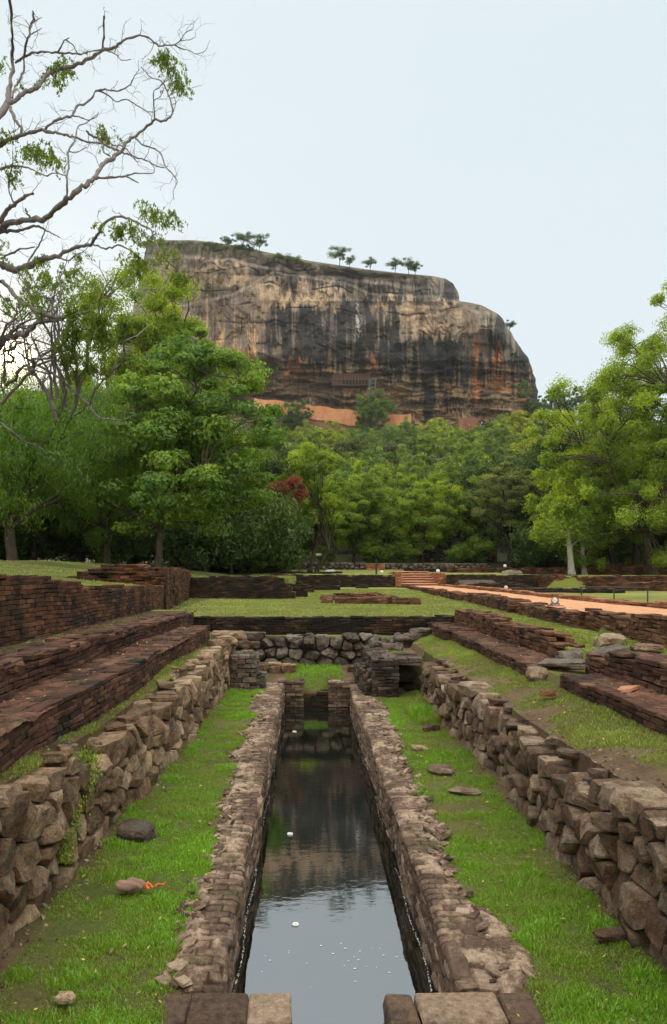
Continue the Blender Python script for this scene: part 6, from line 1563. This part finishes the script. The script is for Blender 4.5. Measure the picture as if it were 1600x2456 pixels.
# ------------------------------------------------------------------ the half bare tree leaning in from the left
rng = np.random.default_rng(2024)
def BP(cx, cy, k=2.9808, oy=0.0):
    u_, v_ = cx/k, cy/k+oy
    Y = 13.0+2.6*float(vn(u_/150.0, v_/150.0, 0.5, 17))
    return PX(u_, v_, Y)
BR = [
 [(-260, 1060, 34), (-120, 930, 30), (0, 840, 25), (60, 720, 22), (70, 600, 15), (95, 470, 14), (85, 380, 12), (88, 260, 10), (80, 150, 9), (75, -60, 9)],
 [(60, 740, 16), (130, 700, 15), (190, 655, 16), (260, 630, 14), (310, 570, 14), (350, 520, 15), (420, 490, 14), (520, 480, 13), (600, 440, 13), (680, 400, 12), (740, 350, 11), (830, 330, 8), (900, 275, 7), (1000, 250, 6), (1060, 265, 6), (1140, 330, 6), (1180, 322, 5), (1250, 320, 5), (1300, 350, 4), (1350, 360, 3), (1400, 390, 3), (1470, 365, 2), (1500, 290, 1.2)],
 [(110, 450, 9), (170, 410, 9), (220, 380, 9), (320, 370, 8), (420, 378, 7), (520, 383, 6), (590, 390, 5), (640, 365, 5), (735, 355, 5)],
 [(735, 355, 7), (742, 240, 6.5), (745, 118, 6)],
 [(90, 700, 7), (100, 640, 7), (140, 570, 8), (175, 500, 8), (170, 390, 8), (200, 270, 8), (220, 200, 8), (240, 140, 9), (235, 80, 6)],
 [(225, 245, 4), (300, 200, 2)], [(245, 155, 4), (300, 125, 2)], [(210, 185, 4), (182, 143, 2)], [(190, 275, 4), (160, 235, 2)],
 [(415, 370, 6), (460, 290, 5), (495, 270, 3)], [(470, 285, 4), (520, 320, 4), (560, 390, 4)],
 [(1250, 320, 4), (1290, 290, 3.5), (1330, 230, 3), (1380, 205, 2), (1390, 150, 1.2)], [(1290, 290, 3), (1350, 285, 2.5), (1395, 270, 2), (1400, 225, 1.2)],
 [(750, 360, 4), (820, 380, 4), (870, 435, 3), (940, 425, 2)], [(820, 375, 3), (830, 340, 3), (855, 335, 2)],
 [(-240, 1120, 26), (-100, 1070, 20), (0, 1030, 16), (80, 990, 14), (150, 960, 14), (230, 940, 12), (310, 935, 11), (400, 945, 9), (480, 970, 8), (550, 985, 7), (620, 1020, 6), (720, 1020, 8), (800, 1055, 8), (860, 1085, 8), (930, 1110, 6), (1000, 1135, 5), (1060, 1150, 5), (1120, 1190, 4), (1180, 1200, 3)],
 [(310, 935, 8), (370, 880, 8), (440, 845, 8), (520, 825, 8), (550, 760, 7), (640, 725, 7), (690, 650, 7), (750, 635, 6), (830, 655, 5), (900, 630, 4), (945, 590, 4), (960, 540, 3), (990, 510, 2), (990, 430, 1.2)],
 [(700, 650, 6), (760, 670, 5), (830, 730, 4), (905, 705, 4), (970, 745, 4), (1050, 800, 3), (1100, 800, 3)],
 [(75, 760, 12), (95, 850, 11), (150, 900, 10), (155, 955, 9)],
 [(-300, 1780, 32), (-150, 1700, 28), (0, 1650, 26), (40, 1600, 24), (120, 1590, 20), (200, 1570, 19), (330, 1560, 18), (400, 1500, 17), (480, 1420, 17), (580, 1350, 16), (640, 1300, 15), (700, 1250, 14), (730, 1170, 14), (800, 1130, 13), (870, 1080, 12), (920, 1000, 11), (980, 970, 9), (1050, 900, 9), (1110, 850, 8), (1190, 870, 7), (1240, 800, 6), (1215, 700, 6), (1180, 620, 5), (1150, 570, 4), (1080, 560, 3), (1010, 480, 2)],
 [(1105, 855, 5), (1100, 750, 5), (1095, 650, 4), (1150, 620, 4), (1200, 540, 3)], [(1200, 690, 4), (1270, 650, 3), (1330, 640, 2), (1440, 610, 1)],
 [(1100, 720, 3), (1140, 700, 3), (1165, 650, 3)], [(1240, 800, 3), (1260, 740, 3), (1245, 690, 2)],
 [(700, 1270, 8), (800, 1270, 7), (900, 1260, 6), (950, 1240, 5), (1020, 1240, 4), (1100, 1240, 3), (1105, 1195, 3), (1060, 1150, 3)], [(900, 1260, 5), (950, 1285, 5), (990, 1307, 4)],
 [(970, 990, 6), (1020, 1040, 5), (1110, 1060, 5), (1160, 1110, 5), (1180, 1190, 5), (1240, 1250, 4), (1270, 1300, 3), (1235, 1370, 2), (1245, 1430, 1.5)],
 [(475, 1410, 7), (480, 1300, 6), (490, 1160, 6), (485, 1080, 6), (540, 1000, 4), (555, 900, 4), (620, 880, 3), (690, 820, 3)],
 [(520, 825, 5), (580, 840, 4), (630, 860, 4), (690, 840, 3), (705, 800, 2)], [(490, 1080, 4), (540, 1095, 3), (620, 1055, 2)],
 [(740, 1020, 6), (740, 1090, 5), (790, 1120, 4)], [(615, 935, 7), (650, 970, 8), (700, 990, 8), (730, 1020, 8)], [(800, 1040, 4), (870, 1040, 4), (920, 1080, 4), (960, 1130, 4), (985, 1165, 2)],
 [(-200, 1760, 20), (0, 1600, 20), (50, 1500, 15), (100, 1455, 13), (170, 1410, 11), (235, 1385, 9)], [(100, 1450, 6), (60, 1370, 5), (70, 1250, 5), (95, 1180, 4), (90, 1080, 3)],
 [(-150, 1690, 16), (0, 1665, 14), (60, 1650, 12), (140, 1650, 10), (220, 1615, 9), (300, 1625, 7), (330, 1650, 5), (380, 1670, 4), (430, 1700, 3)], [(215, 1555, 8), (190, 1520, 6), (185, 1490, 5)],
 [(-300, 1900, 32), (-120, 1860, 28), (0, 1880, 24), (60, 1920, 24), (120, 1935, 22), (200, 1900, 22), (300, 1850, 19), (400, 1840, 16), (480, 1790, 13), (560, 1770, 12), (650, 1750, 11), (700, 1680, 9), (730, 1610, 9), (830, 1545, 9), (920, 1560, 7), (1000, 1600, 6), (1080, 1640, 5), (1110, 1720, 5), (1170, 1840, 4), (1230, 1900, 4), (1280, 1930, 3)],
 [(660, 1745, 6), (740, 1780, 6), (800, 1770, 5), (850, 1745, 5), (950, 1800, 4), (1000, 1860, 4), (990, 1930, 3), (880, 2030, 3)], [(1170, 1840, 3), (1240, 1860, 3), (1310, 1840, 2), (1330, 1780, 1)],
 [(430, 1840, 5), (490, 1870, 5), (530, 1830, 4), (600, 1800, 3)], [(60, 1190, 8), (170, 1190, 6), (240, 1215, 5), (320, 1260, 4), (390, 1235, 4), (470, 1255, 3)], [(-100, 1230, 10), (0, 1210, 8), (60, 1190, 8)],
 [(200, 1880, 6), (240, 1810, 6), (290, 1740, 5), (320, 1650, 4)], [(0, 1850, 8), (80, 1810, 7), (170, 1780, 6), (250, 1765, 4)],
 # lower limbs, photograph rows 560 to 1000
 [(-200, 2150, 30), (0, 2000, 14), (60, 2060, 14), (140, 2150, 14), (220, 2200, 14), (320, 2250, 12), (420, 2270, 11), (510, 2250, 10), (600, 2240, 8), (650, 2210, 6)],
 [(-250, 2480, 36), (0, 2440, 18), (60, 2410, 17), (130, 2400, 18), (210, 2370, 15), (270, 2310, 14), (360, 2290, 12), (450, 2280, 10)],
 [(220, 2200, 8), (300, 2300, 8), (360, 2380, 8), (380, 2480, 8), (400, 2600, 8), (450, 2700, 9), (470, 2830, 10), (430, 2950, 9)],
 [(130, 2520, 7), (230, 2590, 8), (330, 2640, 9), (420, 2700, 9), (520, 2790, 9), (640, 2900, 9), (700, 2990, 7), (880, 3010, 5), (960, 2960, 3)],
 [(640, 2900, 7), (680, 2780, 7), (760, 2700, 7), (840, 2620, 7), (900, 2560, 6), (880, 2440, 5), (980, 2400, 4), (1060, 2330, 3)],
 [(500, 3000, 8), (560, 2840, 8), (560, 2700, 7), (630, 2600, 6), (620, 2460, 5), (700, 2390, 4), (720, 2280, 3), (800, 2200, 2)],
 [(560, 2700, 6), (500, 2620, 5), (520, 2520, 5), (470, 2400, 4), (500, 2330, 3)], [(760, 2700, 5), (720, 2620, 4), (740, 2520, 4), (820, 2460, 3)],
 [(0, 3020, 6), (80, 3080, 7), (170, 3160, 6), (260, 3180, 5), (340, 3245, 3)], [(380, 2480, 5), (290, 2520, 4), (240, 2600, 4), (260, 2700, 3)],
]
bt_ = empty('half_bare_tree', (-8.6, 14.0, 2.3)); tag(bt_, 'half bare tree with long twisted grey boughs reaching in from the left over the sky', 'tree')
mb = MB(); twig_from = []
for pl in BR:
    P = np.array([BP(a, b_) for a, b_, _ in pl]); R = np.array([c_ for *_, c_ in pl])/2.9808/F*13.0
    # refine with small kinks
    t0 = np.arange(len(P)); t1 = np.linspace(0, len(P)-1, (len(P)-1)*4+1)
    Q = np.stack([np.interp(t1, t0, P[:, i]) for i in range(3)], 1); Q[1:-1] = (Q[:-2]+2*Q[1:-1]+Q[2:])/4
    RR = np.interp(t1, t0, R); Q[1:-1] += rng.normal(0, 1, (len(Q)-2, 3))*np.minimum(RR[1:-1, None]*0.4, 0.012)
    RR = RR*(1+0.12*rng.normal(size=len(RR)))
    tube(mb, Q, np.maximum(RR, 0.0035)*1.05, 7)
    for k in range(2, len(Q), 2):
        if RR[k] < 0.04 and rng.random() < 0.5: twig_from.append((Q[k], Q[k]-Q[k-1], RR[k]))
def grow(p, d, L, r, dep):
    d = d/np.linalg.norm(d); P = [p]
    for i in range(6):
        d = d+rng.normal(0, 0.33, 3)*np.array([1, 0.7, 1])+np.array([0, 0, 0.05]); d /= np.linalg.norm(d); P.append(P[-1]+d*L/6)
    tube(mb, P, np.linspace(r, r*0.35, 7), 4)
    if dep > 0:
        for k in rng.choice([2, 3, 4, 5], 2, replace=False):
            grow(P[k], P[k]-P[k-1]+rng.normal(0, 1.0, 3)*L/8, L*0.6, r*0.6, dep-1)
    return P
# tangled lower limbs
hub = BP(430, 2950)
for k in range(16):
    tx_, ty_ = rng.uniform(-20, 860), rng.uniform(1980, 2640)
    st0 = BP(rng.uniform(330, 560), rng.uniform(2750, 3050)) if k % 2 else BP(rng.uniform(-60, 60), rng.uniform(2380, 2950))
    P = wiggle(st0, BP(tx_, ty_), rng, 14, 0.32); R = np.linspace(0.035, 0.008, 14)
    tube(mb, P, R, 6)
    for j in range(3, 13): twig_from.append((P[j], P[j]-P[j-1], 0.014)); 
    for j in (5, 8, 11):
        Q = wiggle(P[j], P[j]+rng.normal(0, 0.55, 3)*np.array([1, 0.6, 1])+np.array([0, 0, 0.3]), rng, 8, 0.35); tube(mb, Q, np.linspace(0.016, 0.005, 8), 5)
        for q in (3, 6): twig_from.append((Q[q], Q[q]-Q[q-1], 0.01))
for p, d, r in twig_from:
    d = d/np.linalg.norm(d)+rng.normal(0, 0.9, 3)+np.array([0, 0, 0.25]); grow(p, d, rng.uniform(0.18, 0.5), min(r*0.5, 0.007), 1)
# the hidden trunk outside the frame
tr_top = BP(-260, 1060); tube(mb, [(-8.6, 14, 1.9), (-8.7, 14, 3.2), (-8.3, 13.8, 5.0), (-7.9, 13.6, 7.0), (tr_top[0]-0.2, tr_top[1], tr_top[2]-0.8), tuple(tr_top)], [0.5, 0.36, 0.3, 0.26, 0.2, 0.13], 12)
for a, b_, j in ((-240, 1120, 4), (-300, 1780, 3), (-300, 1900, 3), (-200, 1760, 3), (-150, 1690, 3), (-200, 2150, 2), (-250, 2480, 2), (-100, 1230, 4), (0, 3020, 1)):
    q = BP(a, b_); bz = q[2]-0.9; tube(mb, wiggle((-8.35+0.05*j, 13.8, max(2.6, bz)), q, rng, 7, 0.1), np.linspace(0.16, 0.10 if a < -150 else 0.04, 7), 8)
mb.build('trunk', B_grey, bt_, smooth=True)
# leaf sprays
SPR = [(1190, 380, 70, 260), (1160, 430, 60, 170), (1230, 500, 80, 240), (1270, 590, 80, 260), (1300, 640, 50, 100), (430, 470, 75, 260), (350, 500, 70, 160), (470, 520, 45, 120), (430, 590, 60, 150), (300, 560, 40, 60), (250, 1080, 85, 300), (340, 1110, 85, 300), (200, 1080, 60, 180), (400, 1150, 50, 100), (110, 1210, 75, 160), (90, 1260, 60, 100), (730, 930, 55, 150), (750, 980, 60, 140), (70, 960, 60, 120), (30, 450, 50, 80), (100, 600, 60, 60), (1050, 1500, 75, 160), (1140, 1540, 90, 240), (1200, 1570, 55, 120), (850, 1630, 75, 260), (940, 1650, 80, 220), (1090, 1680, 55, 120), (690, 1620, 30, 40), (990, 1860, 75, 330), (960, 1930, 50, 130), (1200, 1820, 70, 140), (1280, 1980, 65, 330), (560, 1830, 80, 110), (50, 1860, 60, 90), (300, 1840, 60, 150), (20, 1740, 50, 50), (10, 1010, 40, 60)]
rr_ = np.random.default_rng(31)
for k in range(120):     # dense sprays on the lower limbs
    cx = rr_.uniform(0, 780)+0; cy = rr_.uniform(1900, 2680)
    if cx < 420 and cy > 2230: continue
    if cx < 300 and rr_.random() < 0.5: continue
    if cx > 560 and cy < 2050: continue
    SPR.append((cx, cy, rr_.uniform(40, 80), 95))
C, T = [], []
for cx, cy, rad, n in SPR:
    c0 = BP(cx, cy); rm = rad/2.9808/F*13.0; n = int(n*1.3)
    sub = rng.normal(0, 0.5, (max(3, n//14), 3))*rm*np.array([1, 0.8, 0.75])
    k = rng.integers(0, len(sub), n)
    # leaflets hang along short drooping stalks
    a = rng.uniform(0, 6.28, len(sub)); t_ = rng.random(n)
    st_ = np.stack([np.cos(a[k])*0.13*t_, np.sin(a[k])*0.1*t_, -0.14*t_**1.5], 1)
    C.append(c0+sub[k]+st_+rng.normal(0, 0.018, (n, 3))); T.append(np.clip(rng.normal(0.4 if cy < 1700 else 0.5, 0.2, n), 0, 1))
C = np.concatenate(C); T = np.concatenate(T)
V, Fq, TT = leafset(C, 0.075, rng, T, None, 0.0, 0.32, 0.7)
mb = MB(); mb.add(V, Fq, TT); mb.build('crown', leaf_mat('spray_leaves', (0.05, 0.09, 0.01), (0.13, 0.20, 0.02), (0.26, 0.33, 0.04), 0.45, 0), bt_)

# ------------------------------------------------------------------ evening haze
mb = MB(); box(mb, -900, 900, -60, 700, -8, 240)
hm = bpy.data.materials.new('thin_haze'); hm.use_nodes = True; nt = hm.node_tree
for n in list(nt.nodes):
    if n.type != 'OUTPUT_MATERIAL': nt.nodes.remove(n)
on = [n for n in nt.nodes if n.type == 'OUTPUT_MATERIAL'][0]
pv = N_(nt, 'ShaderNodeVolumePrincipled'); pv.inputs['Density'].default_value = 0.00009; pv.inputs['Color'].default_value = (0.86, 0.93, 1.0, 1); pv.inputs['Anisotropy'].default_value = 0.3
nt.links.new(pv.outputs[0], on.inputs['Volume'])
hz_ = mb.build('haze', hm); tag(hz_, 'thin pale haze over the valley', 'haze', kind='stuff')
